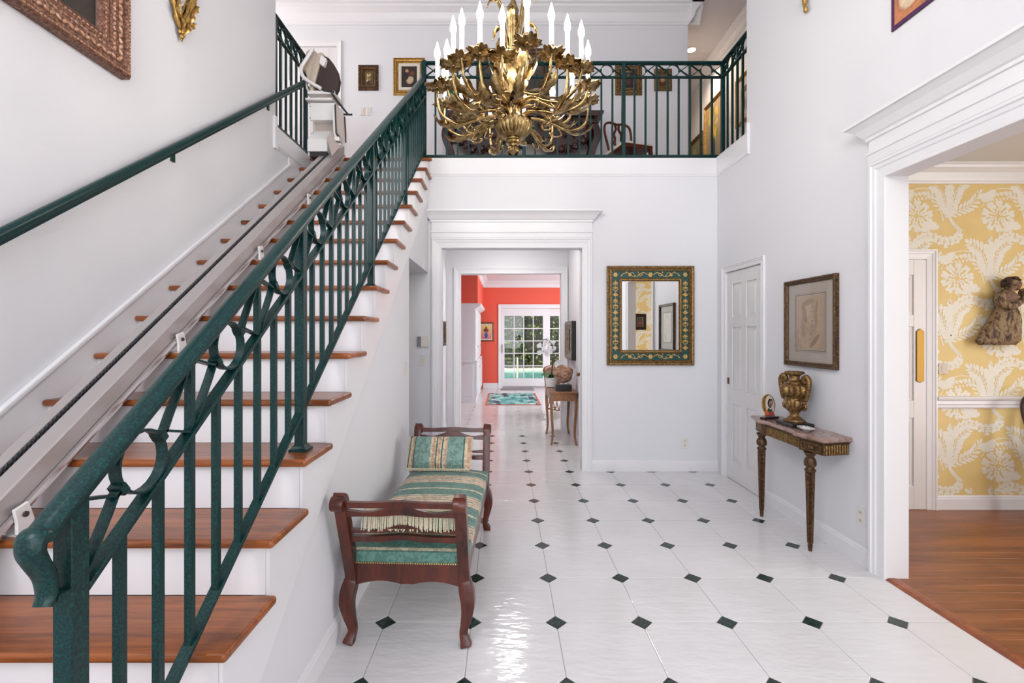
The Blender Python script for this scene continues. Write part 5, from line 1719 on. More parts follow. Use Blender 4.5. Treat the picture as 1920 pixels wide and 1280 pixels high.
# gold painted ornament on the band
orn = Flat()
def orn_v(x, z0, z1, n):
    for i in range(n):
        z = z0 + (z1 - z0) * (i + 0.5) / n
        hh = (z1 - z0) / n
        sg = 1
        k = i % 3
        if k == 0:
            for a in (-0.9, -0.35, 0.35, 0.9): orn.petal((x, z - hh * 0.25), PI / 2 + a, hh * 0.62, 0.0065)
            orn.petal((x, z - hh * 0.25), PI / 2, hh * 0.7, 0.006)
        elif k == 1:
            for s_ in (-1, 1):
                orn.line(curve2([(x, z - hh * 0.4), (x + s_ * 0.024, z - hh * 0.1), (x + s_ * 0.024, z + hh * 0.2), (x + s_ * 0.008, z + hh * 0.32)]), 0.003, 0.0035)
                orn.petal((x, z + hh * 0.1), PI / 2 + s_ * 1.2, 0.022, 0.006)
            orn.petal((x, z + hh * 0.05), PI / 2, hh * 0.4, 0.007)
        else:
            for a in (-1.3, -0.6, 0, 0.6, 1.3): orn.petal((x, z - hh * 0.15), PI / 2 + a, hh * 0.5, 0.0055)
            orn.line([(x - 0.024, z - hh * 0.3), (x + 0.024, z - hh * 0.3)], 0.0025)
        orn.line([(x, z - hh / 2), (x, z + hh / 2)], 0.0018)
bx = MW / 2 - 0.054 - 0.039
bz = MH / 2 - 0.054 - 0.039
for x in (-bx, bx): orn_v(x, -bz + 0.06, bz - 0.06, 12)
def flower(x, z, r=0.026):
    for i in range(6): orn.petal((x, z), i * PI / 3, r, r * 0.36)
for x in (-bx, 0, bx):
    for z in (-bz, bz): flower(x, z)
for z in (-bz, bz):
    for s_ in (-1, 1):
        orn.line(curve2([(s_ * 0.03, z), (s_ * 0.07, z + 0.022), (s_ * 0.11, z + 0.010), (s_ * 0.15, z - 0.020), (s_ * 0.20, z - 0.014), (s_ * 0.24, z + 0.018), (s_ * 0.29, z + 0.012), (s_ * 0.32, z - 0.012)]), 0.0032)
        orn.line(curve2([(s_ * 0.08, z + 0.02), (s_ * 0.10, z - 0.012), (s_ * 0.13, z - 0.005), (s_ * 0.12, z + 0.012)]), 0.003)
        orn.line(curve2([(s_ * 0.20, z - 0.014), (s_ * 0.215, z + 0.014), (s_ * 0.19, z + 0.022), (s_ * 0.18, z + 0.008)]), 0.003)
        flower(s_ * 0.225, z - 0.002, 0.018)
        for (x, dz, an) in ((0.06, 0.015, 0.5), (0.10, 0.016, -0.6), (0.16, -0.018, 0.8), (0.27, 0.016, 2.2), (0.30, 0.0, -0.7), (0.13, 0.012, 1.4)):
            orn.petal((s_ * x, z + dz), an if s_ > 0 else PI - an, 0.024, 0.006)
vs = []; fs = []
for i_, face in enumerate(orn.f):
    o_ = len(vs)
    vs += [(orn.v[q_][0], -0.0216 - (i_ % 97) * 4e-6, orn.v[q_][1]) for q_ in face]
    fs.append(tuple(range(o_, o_ + len(face))))
me = bpy.data.meshes.new('gold_ornament'); me.from_pydata(vs, [], fs)
me.materials.append(plain('gold_paint', srgb(214, 176, 104), 0.45, 0.25, noise=srgb(182, 138, 72), nscale=50))
put('gold_ornament', me, mi, kind='stuff')

# textile and gilt bracket high on the right wall
tx = thing('woven_panel', 'purple-edged woven panel with pale medallion high above the dining room opening', 'wall hanging', (XR, 2.46, 3.60), ROT['right'])
MB().box(-0.35, 0.35, -0.012, -0.002, -0.30, 0.30).build('border', plain('purple_border', srgb(64, 34, 74), 0.8, noise=srgb(92, 50, 90), nscale=60), tx, bevel=0.002)
painting('weave', 0.65, 0.55, painter(srgb(196, 128, 84), srgb(186, 120, 80), [(-0.02 + 0.18, 0.22, 0.13, 0.16, 0, srgb(160, 96, 60)), (0.16, 0.22, 0.105, 0.135, 0, srgb(222, 198, 168)), (0.15, 0.22, 0.05, 0.02, 0.5, srgb(120, 70, 50)), (0.17, 0.22, 0.05, 0.02, -0.6, srgb(120, 70, 50)), (0.5, 0.5, 0.16, 0.3, 0, srgb(222, 198, 168)), (0.82, 0.2, 0.1, 0.13, 0, srgb(222, 198, 168)), (0.4, 0.06, 0.12, 0.05, 0.2, srgb(142, 116, 66))], 8, 0.15), tx, 0.0125, (50, 44))
gb = thing('gilt_bracket', 'slender gilt wall ornament whose tip shows high on the right wall', 'wall ornament', (XR, 3.585, 4.2), ROT['right'])
MB().tube(spline([(0, -0.02, -0.255), (0.006, -0.03, -0.22), (-0.006, -0.028, -0.18), (0.004, -0.03, -0.1), (0, -0.03, 0.0), (0.0, -0.03, 0.2)], 4), [0.010, 0.014, 0.017, 0.016, 0.013, 0.012, 0.013, 0.014, 0.016, 0.018, 0.02, 0.02, 0.02, 0.021, 0.022, 0.022, 0.022, 0.021, 0.02, 0.018, 0.012], 8).build('stem', 'gilt_bright', gb, smooth='all')
for i_ in range(4):
    k = MB(); zz = -0.15 + i_ * 0.08; sg = 1 if i_ % 2 else -1
    leaf3(k, spline([(0, -0.035, zz), (sg * 0.03, -0.05, zz + 0.03), (sg * 0.045, -0.04, zz + 0.07)], 4), 0.016, (0, 0.3, 1), 3, 0.3)
    k.build('leaf', 'gilt_bright', gb, smooth='all')
# ---------------------------------------------------------------- small fixtures on the walls
def fixture(name, label, cat, loc, face, w=0.072, h=0.116, kind='outlet', mat='plastic'):
    t = thing(name, label, cat, loc, ROT[face])
    MB().box(-w / 2, w / 2, -0.006, 0, -h / 2, h / 2).build('plate', mat, t, bevel=0.003)
    if kind == 'outlet':
        for z in (-0.026, 0.026):
            MB().box(-0.016, 0.016, -0.0085, -0.005, z - 0.014, z + 0.014).build('socket', 'switch_trim', t, bevel=0.004)
            for x in (-0.006, 0.006): MB().box(x - 0.0015, x + 0.0015, -0.0092, -0.008, z - 0.004, z + 0.006).build('slot', 'slot', t)
    elif kind == 'switch':
        MB().box(-0.017, 0.017, -0.0095, -0.005, -0.033, 0.033).build('rocker', 'switch_trim' if mat == 'plastic' else mat, t, bevel=0.002)
        for z in (-0.047, 0.047): MB().ball((0, -0.006, z), 0.003, n=6, m=4).build('screw', 'slot', t)
    return t
p = at(1284, 830, YB); fixture('wall_outlet', 'white wall outlet low on the back wall under the mirror', 'outlet', (p.x, YB, p.z), 'back')
Yq = XR * F / (1615 - 944); fixture('wall_outlet', 'ivory wall outlet beside the dining room opening near the console table', 'outlet', (XR, Yq, EYE - (968 - 625) / F * Yq), 'right')
p = at(793, 676, YB); fixture('light_switch', 'white rocker switch below the thermostat under the stair', 'light switch', (p.x, YB, p.z), 'back', kind='switch')
fixture('light_switch', 'white switch plate on the stair side above the bench', 'light switch', (SX, 3.88, 1.215), 'left', kind='switch')
p = at(793.5, 640, YB)
th = thing('thermostat', 'square beige and grey thermostat on the wall under the stair', 'thermostat', (p.x, YB, p.z), 0)
MB().box(-0.055, 0.06, -0.03, 0, -0.060, 0.060).build('case', 'switch_trim', th, bevel=0.004)
MB().box(-0.058, -0.018, -0.032, -0.004, -0.056, 0.056).build('grey_panel', plain('grey_grille', (0.22, 0.22, 0.23), 0.4), th, bevel=0.003)
for i_, x_ in enumerate((679.5, 691.5)):
    p = at(x_, 209, UB)
    fixture('light_switch', 'white switch by the small still life upstairs, %s the stairlift' % ('the one nearer' if i_ == 0 else 'the one farther from'), 'light switch', (p.x, UB, p.z), 'back', kind='switch', mat='plastic')
p = at(1768, 691, DB); fixture('light_switch', 'cream double switch plate on the yellow wallpaper', 'light switch', (p.x, DB - 0.001, p.z), 'back', 0.078, 0.092, 'switch', 'cream_seat')
Yq = 3.43 * F / (1371 - 944)
fixture('wall_keypad', 'small grey keypad on the corridor wall upstairs', 'keypad', (3.43, Yq, 4.77), 'right', 0.1, 0.16, 'switch')
rl = thing('recessed_light', 'lit recessed ceiling light in the upstairs corridor', 'ceiling light', (2.98, 7.45, CEIL))
MB().lathe([(0.085, -0.001), (0.085, -0.008), (0.062, -0.010), (0.058, -0.002)], n=28).build('trim_ring', 'white_metal', rl, smooth=True)
MB().lathe([(0.056, -0.012), (0.050, -0.014), (0.001, -0.016)], n=20).build('lamp', 'downlight', rl, smooth=True)
ld = bpy.data.lights.new('recessed_lamp', 'SPOT'); ld.energy = 42; ld.spot_size = 2.4; ld.spot_blend = 0.6; ld.color = (1, 0.78, 0.58); ld.shadow_soft_size = 0.05
lo = bpy.data.objects.new('recessed_lamp', ld); col.objects.link(lo); lo.location = (2.98, 7.45, CEIL - 0.03)

# ---------------------------------------------------------------- upstairs hall
def up_pic(name, label, x0, y0, x1, y1, Y, fw, mat, canvas, prof=OG, inner=None):
    a, b = at(x0, y0, Y), at(x1, y1, Y)
    return picture(name, label, ((a.x + b.x) / 2, Y, (a.z + b.z) / 2), 'back', b.x - a.x, a.z - b.z, fw, prof, mat, canvas=canvas, inner=inner)
fl = []
rf = random.Random(4)
for i_ in range(9): fl.append((0.5 + rf.uniform(-0.22, 0.22), 0.52 + rf.uniform(-0.22, 0.25), 0.10, 0.085, rf.uniform(0, 3), rf.choice([srgb(228, 214, 180), srgb(206, 180, 130), srgb(170, 140, 90)])))
s1 = up_pic('framed_still_life', 'small flower still life in dark scalloped gilt frame by the light switches', 672.5, 123, 710, 170, UB, 0.085, 'gilt_dark', painter(srgb(70, 58, 30), srgb(96, 84, 44), [(0.5, 0.2, 0.16, 0.16, 0, srgb(40, 34, 22))] + fl, 2))
carving(s1, 0.277, 0.347, 0.022, 0.03, 0.018, 0.026, 'gilt_dark'); carving(s1, 0.277, 0.347, 0.055, 0.022, 0.012, 0.022, 'gilt')
s2 = up_pic('framed_painting', 'gilt framed painting of a seated figure beside the stair rail upstairs', 738, 110, 797, 179, UB, 0.072, 'gilt_bright', painter(srgb(44, 30, 22), srgb(52, 38, 26), [(0.5, 0.45, 0.2, 0.35, 0, srgb(74, 40, 28)), (0.55, 0.35, 0.22, 0.16, 0.3, srgb(190, 170, 140)), (0.35, 0.78, 0.10, 0.08, 0, srgb(186, 140, 104)), (0.3, 0.55, 0.14, 0.18, 0.2, srgb(36, 28, 26)), (0.7, 0.68, 0.12, 0.1, 0, srgb(110, 60, 40))], 6), inner=(0.04, 'cream_seat', 0.014))
s3 = up_pic('framed_painting', 'dark painting in broad carved gilt frame above the upstairs chair', 1153, 122, 1203, 179, UB, 0.11, 'gilt', painter(srgb(34, 24, 20), srgb(60, 40, 34), [(0.5, 0.5, 0.2, 0.3, 0, srgb(84, 52, 44)), (0.5, 0.75, 0.12, 0.1, 0, srgb(150, 116, 96))], 7))
carving(s3, 0.369, 0.42, 0.03, 0.03, 0.018, 0.028, 'gilt'); carving(s3, 0.369, 0.42, 0.07, 0.026, 0.014, 0.028, 'gilt_dark')
s4 = up_pic('framed_painting', 'smallest carved gilt frame on the upper wall close to the corridor', 1226, 130, 1259, 171, UB, 0.07, 'gilt', painter(srgb(70, 44, 22), srgb(120, 84, 44), [(0.5, 0.55, 0.3, 0.2, 0, srgb(176, 130, 74)), (0.5, 0.6, 0.14, 0.1, 0, srgb(206, 178, 130))], 9))
carving(s4, 0.243, 0.302, 0.022, 0.026, 0.016, 0.026, 'gilt')
s5 = up_pic('framed_painting', 'large dark framed painting half hidden behind the chandelier upstairs', 893, 92, 1031, 212, UB, 0.10, 'gilt_dark', painter(srgb(36, 28, 24), srgb(84, 68, 54), [(0.4, 0.5, 0.2, 0.3, 0, srgb(104, 72, 52)), (0.7, 0.4, 0.16, 0.25, 0, srgb(62, 50, 44)), (0.5, 0.8, 0.4, 0.1, 0, srgb(128, 112, 92))], 10))

# carved side table behind the balustrade
cs = thing('carved_console', 'dark heavily carved wooden console with swags behind the balcony railing', 'table', (0.225, 6.21, FL2))
MB().prism([(-1.05, 0.93), (1.05, 0.93), (1.05, 0.905), (1.00, 0.885), (0.985, 0.86), (-0.985, 0.86), (-1.00, 0.885), (-1.05, 0.905)], 'y', -0.26, 0.26).build('top', 'carved', cs, bevel=0.006)
MB().box(-0.96, 0.96, -0.20, 0.24, 0.70, 0.862).build('frieze', 'carved', cs)
rv = random.Random(21)
def cluster(pts, r0, r1, name, dens=3):
    k = MB()
    for (x, z) in pts:
        for _ in range(dens):
            r = rv.uniform(r0, r1)
            k.ball((x + rv.uniform(-0.02, 0.02), -0.22 + rv.uniform(-0.03, 0.015), z + rv.uniform(-0.02, 0.02)), r, r * 0.8, r * rv.uniform(0.7, 1.2), n=6, m=4)
    k.build(name, 'carved', cs, smooth='all', kind='stuff')
for sg in (-1, 1):
    sw = [(sg * (0.50 + 0.38 * math.cos(PI * t / 12)), 0.80 - 0.36 * math.sin(PI * t / 12)) for t in range(13)]
    cluster(sw, 0.028, 0.052, 'swag', 6)
    MB().prism([(sg * 0.90, 0.84), (sg * 0.10, 0.84), (sg * 0.14, 0.66)] + [(sg * (0.50 - 0.34 * math.cos(PI * t / 12)), 0.70 - 0.27 * math.sin(PI * t / 12)) for t in range(1, 12)] + [(sg * 0.88, 0.66)], 'y', -0.215, -0.19).build('apron_panel', 'carved', cs)
    cluster([(sg * x, 0.78) for x in (0.05, 0.15, 0.25, 0.35, 0.45, 0.55, 0.65, 0.75, 0.85, 0.93)], 0.02, 0.036, 'carved_border', 3)
    cluster([(sg * x, z) for x in (0.36, 0.46, 0.56, 0.66) for z in (0.70, 0.62)], 0.02, 0.034, 'foliage', 2)
    for yy in (-0.18, 0.2):
        MB().sweep(spline([(sg * 0.93, yy, 0.80), (sg * 0.97, yy - 0.02, 0.62), (sg * 0.90, yy, 0.42), (sg * 0.86, yy, 0.22), (sg * 0.92, yy, 0.05), (sg * 0.96, yy, 0.0)], 4), [(-0.045, -0.045), (0.045, -0.045), (0.045, 0.045), (-0.045, 0.045)], (0, 1, 0)).build('leg', 'carved', cs, bevel=0.01)
    for i_ in range(3):
        c_ = (sg * (0.28 + 0.17 * i_), 0.74)
        sp_ = [(c_[0] + sg * 0.05 * math.cos(t * 0.8) * (1 - t / 16), -0.225, c_[1] + 0.05 * math.sin(t * 0.8) * (1 - t / 16)) for t in range(13)]
        MB().tube(sp_, 0.013, 6).build('scroll', 'carved', cs, smooth='all')
cluster([(0, 0.74), (0.03, 0.66), (-0.03, 0.66), (0, 0.58), (0, 0.50)], 0.03, 0.05, 'mask', 4)
MB().box(-0.86, 0.86, -0.05, 0.15, 0.06, 0.11).build('stretcher', 'carved', cs, bevel=0.008)

vz = thing('green_lamp_vase', 'dark green glazed vase on turned stand, left on the carved console', 'vase', (at(850, 215, 6.16).x, 6.16, FL2 + 0.93))
MB().lathe([(0.07, 0), (0.07, 0.02), (0.03, 0.035), (0.02, 0.08), (0.032, 0.11), (0.02, 0.14), (0.022, 0.22), (0.045, 0.25)], n=20).build('stand', 'carved', vz, smooth=True)
MB().lathe([(0.04, 0.24), (0.085, 0.30), (0.10, 0.36), (0.085, 0.42), (0.05, 0.45), (0.045, 0.47), (0.06, 0.49)], n=24).build('body', plain('green_glaze', (0.008, 0.09, 0.03), 0.15), vz, smooth=True)

def splat_chair(name, label, loc, rz, seat_mat='cream_seat', wm='chairwood', hgt=0.95):
    c = thing(name, label, 'chair', loc, rz)
    for sx in (-1, 1):
        MB().sweep(spline([(sx * 0.20, -0.20, 0.43), (sx * 0.215, -0.215, 0.33), (sx * 0.20, -0.20, 0.15), (sx * 0.205, -0.21, 0.0)], 4), [(-0.022, -0.022), (0.022, -0.022), (0.022, 0.022), (-0.022, 0.022)], (1, 0, 0)).build('leg', wm, c, bevel=0.004)
        MB().sweep(spline([(sx * 0.17, 0.21, 0.43), (sx * 0.17, 0.22, 0.2), (sx * 0.175, 0.26, 0.0)], 4), [(-0.02, -0.02), (0.02, -0.02), (0.02, 0.02), (-0.02, 0.02)], (1, 0, 0)).build('leg', wm, c, bevel=0.004)
        MB().tube(spline([(sx * 0.165, 0.21, 0.42), (sx * 0.175, 0.225, 0.52), (sx * 0.205, 0.25, 0.68), (sx * 0.215, 0.275, 0.80), (sx * 0.195, 0.29, 0.89), (sx * 0.13, 0.30, 0.93), (sx * 0.05, 0.30, 0.925), (0, 0.30, 0.915)], 5), 0.0175, 8).build('back_stile', wm, c, smooth='all')
    n = 18; L = []; 
    for i_ in range(n + 1):
        t = i_ / n
        hw = 0.035 + 0.035 * math.sin(PI * t) ** 2 + 0.02 * math.cos(3 * PI * t) ** 2 - 0.01
        L.append((hw, 0.235 + 0.065 * t, 0.46 + 0.46 * t))
    # two vase-shaped halves leave the centre open
    for sx in (-1, 1):
        pth = [(sx * (h_ - 0.012), y_, z_) for h_, y_, z_ in L]
        MB().strap(pth, 0.032, 0.014, (1, 0, 0)).build('splat', wm, c, smooth=True)
    MB().prism([(-0.235, -0.235), (0.235, -0.235), (0.19, 0.235), (-0.19, 0.235)], 'z', 0.38, 0.435).build('seat_rail', wm, c, bevel=0.006)
    crowned(0.236, 0.232, 0.405, 0.475, 0.02).build('seat', seat_mat, c, smooth=True)
    return c
sc_ = splat_chair('side_chair', 'mahogany splat-back chair with cream seat behind the balcony railing', (1.56, 5.88, FL2), 0.30)
sc_.scale = (0.9, 0.9, 0.90)

# corridor pictures
def cor_pic(name, label, xa, xb, z0, z1, fw, mat, canvas):
    Ya = 3.42 * F / (xa - 944); Yb = 3.42 * F / (xb - 944)
    return picture(name, label, (3.43, (Ya + Yb) / 2, (z0 + z1) / 2), 'right', abs(Ya - Yb), z1 - z0, fw, OG, mat, canvas=canvas)
yb_ = [(0.5 + rf.uniform(-0.28, 0.28), 0.62 + rf.uniform(-0.18, 0.24), 0.07, 0.05, rf.uniform(0, 3), rf.choice([srgb(226, 186, 70), srgb(238, 206, 110), srgb(150, 150, 70)])) for _ in range(26)]
cor_pic('framed_painting', 'tall painting of yellow blossom in a vase, gold frame, upstairs corridor', 1321, 1356, 4.22, 5.32, 0.06, 'gilt_bright', painter(srgb(150, 140, 120), srgb(196, 176, 140), [(0.5, 0.2, 0.09, 0.22, 0, srgb(60, 70, 90))] + yb_, 12))
cor_pic('framed_painting', 'greenish landscape in gold frame deepest along the upstairs corridor', 1293, 1318, 4.1, 4.98, 0.07, 'gilt', painter(srgb(90, 100, 60), srgb(140, 140, 100), [(0.5, 0.3, 0.4, 0.14, 0, srgb(72, 84, 50)), (0.3, 0.7, 0.2, 0.15, 0, srgb(168, 156, 118))], 13))
cor_pic('framed_print', 'black and white print in gold frame, upstairs corridor near the wall end', 1380, 1420, 4.50, 5.20, 0.06, 'gilt_bright', painter(srgb(190, 180, 164), srgb(206, 198, 184), [(0.3, 0.5, 0.1, 0.3, 0.2, srgb(50, 46, 44)), (0.6, 0.45, 0.12, 0.3, -0.2, srgb(60, 54, 52)), (0.45, 0.7, 0.2, 0.08, 0, srgb(84, 78, 74)), (0.8, 0.4, 0.08, 0.26, 0, srgb(46, 44, 44))], 14))

# ---------------------------------------------------------------- hall
ht = thing('hall_table', 'slim walnut side table with curved legs in the hall beyond the doorway', 'table', (0.81, 6.68, 0))
MB().box(-0.195, 0.195, -0.40, 0.40, 0.69, 0.715).build('top', 'walnut', ht, bevel=0.006)
MB().box(-0.175, 0.175, -0.375, 0.375, 0.59, 0.69).build('apron', 'walnut', ht, bevel=0.004)
for sx in (-1, 1):
    for sy in (-1, 1):
        pth = spline([(sx * 0.160, sy * 0.36, 0.66), (sx * 0.166, sy * 0.366, 0.52), (sx * 0.158, sy * 0.358, 0.34), (sx * 0.148, sy * 0.35, 0.16), (sx * 0.162, sy * 0.36, 0.03), (sx * 0.172, sy * 0.37, 0.0)], 4)
        rr = [0.022 - 0.010 * min(1, i_ / (len(pth) - 4)) for i_ in range(len(pth))]
        MB().sweep(pth, [(-1, -1), (1, -1), (1, 1), (-1, 1)], (1, 0, 0), False, rr).build('leg', 'walnut', ht, bevel=0.003)
rk = thing('stone_sculpture', 'rough brown stone mounted on black block on the hall table', 'sculpture', (0.825, 6.46, 0.715))
MB().box(-0.105, 0.105, -0.07, 0.07, 0, 0.085).build('block', 'black', rk, bevel=0.004)
MB().lathe([(0.006, 0.08), (0.006, 0.16)], n=8).build('pin', 'alu', rk)
k = MB(); rr_ = random.Random(2)
def rock(c, sx, sy, sz, seed):
    k = MB().ball(c, 1, 1, 1, n=14, m=10)
    rr = random.Random(seed)
    dirs = [(Vector((rr.uniform(-1, 1), rr.uniform(-1, 1), rr.uniform(-1, 1))).normalized(), rr.uniform(0.70, 0.92)) for _ in range(16)]
    out = []
    for v in k.v:
        d = Vector(v) - Vector(c)
        for (n_, l) in dirs:
            q = d.dot(n_)
            if q > l: d = d - n_ * (q - l)
        out.append((c[0] + d.x * sx, c[1] + d.y * sy, c[2] + d.z * sz))
    k.v = out
    return k
rk2 = rock((0, 0, 0), 0.155, 0.10, 0.13, 5).build('stone', 'stone', rk)
rk2.location = (0.005, 0, 0.235); rk2.rotation_euler = (0, -0.35, 0)

orc = thing('potted_orchid', 'white orchid in white ceramic pot on the hall table', 'plant', (0.70, 6.88, 0.715))
MB().lathe([(0.055, 0), (0.072, 0.01), (0.085, 0.07), (0.092, 0.14), (0.086, 0.145), (0.080, 0.12), (0.01, 0.115)], n=28).build('pot', 'ceramic', orc, smooth=True)
for (a, l, w) in ((2.6, 0.17, 0.045), (0.2, 0.20, 0.04), (4.2, 0.18, 0.042), (1.3, 0.15, 0.04), (3.3, 0.14, 0.045), (5.4, 0.16, 0.04)):
    c, s = math.cos(a), math.sin(a)
    k = MB()
    leaf3(k, spline([(0, 0, 0.12), (c * l * 0.35, s * l * 0.35, 0.20), (c * l * 0.7, s * l * 0.7, 0.21), (c * l, s * l, 0.16)], 4), w, (-s, c, 0), 1, 0.3, 0.0)
    k.build('leaf', 'leaf', orc, smooth='all')
ro = random.Random(8)
for st_i, (dx, dy, top) in enumerate(((0.02, -0.05, 0.72), (0.06, 0.03, 0.66))):
    pth = spline([(0, 0, 0.12), (dx * 0.5, dy, 0.35), (dx, dy, 0.56), (dx - 0.04, dy, top - 0.06), (dx - 0.13, dy - 0.02, top - 0.02), (dx - 0.17, dy - 0.03, top - 0.10)], 5)
    stx = MB().tube(pth, 0.005, 6).build('flower_stem', 'stem', orc, smooth='all')
    for q in range(9):
        b0 = Vector(pth[-1 - int(q * len(pth) * 0.06)]) + Vector((ro.uniform(-0.06, 0.07), ro.uniform(-0.05, 0.02), ro.uniform(-0.13, 0.02)))
        k = MB()
        for j in range(5):
            a = 2 * PI * j / 5 + ro.uniform(0, 0.4)
            d = Vector((math.cos(a), -0.15, math.sin(a)))
            leaf3(k, [b0, b0 + d * 0.016, b0 + d * 0.030, b0 + d * 0.036], 0.015, (-math.sin(a), 0, math.cos(a)), 1, 0.15, 0.0)
        k.ball(b0 + Vector((0, -0.008, 0)), 0.007, n=6, m=4)
        k.build('blossom', 'petal', orc, smooth='all')
k = MB()
for j in range(5):
    a = 2 * PI * j / 5 + 0.3
    b0 = Vector((0.10, -0.06, 0.34)); d = Vector((math.cos(a), -0.15, math.sin(a)))
    leaf3(k, [b0, b0 + d * 0.03, b0 + d * 0.055, b0 + d * 0.065], 0.03, (-math.sin(a), 0, math.cos(a)), 1, 0.15, 0.0)
k.build('blossom', 'petal', orc, smooth='all')

pc_h = picture('framed_picture', 'deep silver-framed picture hanging over the hall table', (HR, 6.87, 1.40), 'right', 0.66, 0.54, 0.12, [(0, 0.055), (0.08, 0.075), (0.3, 0.07), (0.55, 0.04), (0.8, 0.036), (1, 0.02)], metal_mottled('silver_gilt', [(0.3, (0.10, 0.08, 0.06)), (0.7, (0.42, 0.37, 0.30))], 0.4, 0.5, 40, 0.2), canvas=painter(srgb(196, 186, 174), srgb(186, 178, 172), [(0.4, 0.4, 0.2, 0.2, 0, srgb(160, 150, 140))], 15))
MB().rings(0.332, 0.272, [(0, 0), (0, 0.062), (-0.004, 0.062), (-0.004, 0)]).build('black_edge', 'black', pc_h)
picture('framed_picture', 'narrow dark gilt frame on the hall wall opposite the hall table', (HL, 6.85, 1.5), 'left', 0.30, 0.355, 0.06, OG, 'gilt_dark', canvas=painter(srgb(60, 50, 40), srgb(90, 76, 60), [], 16))

# ---------------------------------------------------------------- kitchen
cab = thing('kitchen_hutch', 'tall white two-tier hutch cabinet against the coral wall', 'cabinet')
MB().box(-1.3, -0.60, 10.2, 12.45, 0.0, 0.10).build('plinth', 'cabinet', cab)
MB().box(-1.3, -0.585, 10.2, 12.45, 0.10, 0.87).build('base', 'cabinet', cab)
MB().prism([(-1.3, 0.87), (-0.565, 0.87), (-0.56, 0.885), (-0.57, 0.90), (-0.60, 0.915), (-1.3, 0.915)], 'y', 10.17, 12.45).build('ledge', 'cabinet', cab)
MB().box(-1.3, -0.62, 10.22, 12.45, 0.915, 2.03).build('upper_case', 'cabinet', cab)
MB().prism([(-1.3, 2.02), (-0.62, 2.02), (-0.60, 2.04), (-0.56, 2.07), (-0.50, 2.11), (-0.49, 2.155), (-1.3, 2.155)], 'y', 10.20, 12.45).build('cornice', 'cabinet', cab)
for i_ in range(4):
    y0 = 10.24 + i_ * 0.553; y1 = y0 + 0.535
    for (z0, z1, xf) in ((0.14, 0.84, -0.585), (0.95, 2.0, -0.62)):
        d = MB().box(xf, xf + 0.02, y0, y1, z0, z1).build('door', 'cabinet', cab, bevel=0.003)
        MB().box(xf + 0.018, xf + 0.026, y0 + 0.07, y1 - 0.07, z0 + 0.07, z1 - 0.07).build('panel', 'cabinet', d, bevel=0.006)
        kb = MB().lathe([(0.006, 0), (0.006, 0.015), (0.015, 0.02), (0.015, 0.03), (0.004, 0.035)], n=10).build('knob', 'alu', d, smooth=True)
        kb.matrix_local = Matrix.Translation((xf + 0.02, y0 + (0.05 if i_ % 2 else 0.485), (z0 + 0.62) if z0 < 0.5 else 1.2)) @ Matrix.Rotation(PI / 2, 4, 'Y')
sd_ = MB().box(-1.22, -0.66, 10.185, 10.205, 0.14, 0.84).build('side_panel', 'cabinet', cab, bevel=0.003)
MB().ball((-0.87, 10.18, 0.815), 0.014, n=8, m=6).build('knob', 'alu', sd_, smooth=True)

a = at(897, 604, KE); b = at(926, 640, KE)
picture('framed_flowers', 'small bright flower painting on the coral wall beside the hutch', ((a.x + b.x) / 2, KE, (a.z + b.z) / 2), 'back', b.x - a.x, a.z - b.z, 0.045, OG, 'walnut', inner=(0.03, 'cream_seat', 0.012), canvas=painter(srgb(226, 110, 130), srgb(240, 210, 120), [(0.5, 0.25, 0.16, 0.22, 0, srgb(60, 90, 160)), (0.4, 0.62, 0.14, 0.12, 0, srgb(90, 50, 50)), (0.62, 0.6, 0.12, 0.12, 0, srgb(150, 60, 50)), (0.5, 0.78, 0.1, 0.1, 0, srgb(120, 80, 40))], 17))

# sliding glazed door
def glazed_leaf(parent, x0, x1, yc, rows=5, cols=4, zb=0.05, zt=2.185):
    fr = 0.165 if True else 0.1
    st_w = 0.15
    MB().box(x0, x0 + st_w, yc - 0.025, yc + 0.025, zb, zt).build('stile', 'trim', parent, bevel=0.004)
    MB().box(x1 - st_w, x1, yc - 0.025, yc + 0.025, zb, zt).build('stile', 'trim', parent, bevel=0.004)
    MB().box(x0 + st_w, x1 - st_w, yc - 0.025, yc + 0.025, zb, zb + 0.22).build('bottom_rail', 'trim', parent, bevel=0.004)
    MB().box(x0 + st_w, x1 - st_w, yc - 0.025, yc + 0.025, zt - 0.205, zt).build('top_rail', 'trim', parent, bevel=0.004)
    gx0, gx1, gz0, gz1 = x0 + st_w, x1 - st_w, zb + 0.22, zt - 0.205
    for i_ in range(1, cols):
        x = gx0 + (gx1 - gx0) * i_ / cols
        MB().box(x - 0.012, x + 0.012, yc - 0.018, yc + 0.018, gz0, gz1).build('muntin', 'trim', parent)
    for j in range(1, rows):
        z = gz0 + (gz1 - gz0) * j / rows
        MB().box(gx0, gx1, yc - 0.017, yc + 0.017, z - 0.012, z + 0.012).build('muntin', 'trim', parent)
    for i_ in range(cols):
        for j in range(rows):
            ax = gx0 + (gx1 - gx0) * i_ / cols; bx_ = gx0 + (gx1 - gx0) * (i_ + 1) / cols
            az = gz0 + (gz1 - gz0) * j / rows; bz_ = gz0 + (gz1 - gz0) * (j + 1) / rows
            MB().box(ax + 0.012, bx_ - 0.012, yc - 0.003, yc + 0.003, az + 0.012, bz_ - 0.012).build('pane', 'glass', parent)
o = bpy.data.objects.new('door_5', None); col.objects.link(o); struct(o)
X0 = at(946, 0, KE).x - 0.15; X1 = at(1018, 0, KE).x + 0.15
glazed_leaf(o, X0, X1, KE + 0.03)
hd = MB().box(-0.022, 0.022, -0.012, 0, -0.13, 0.13).build('handle_plate', 'brass', o, bevel=0.004, loc=(X0 + 0.075, KE + 0.003, 1.08))
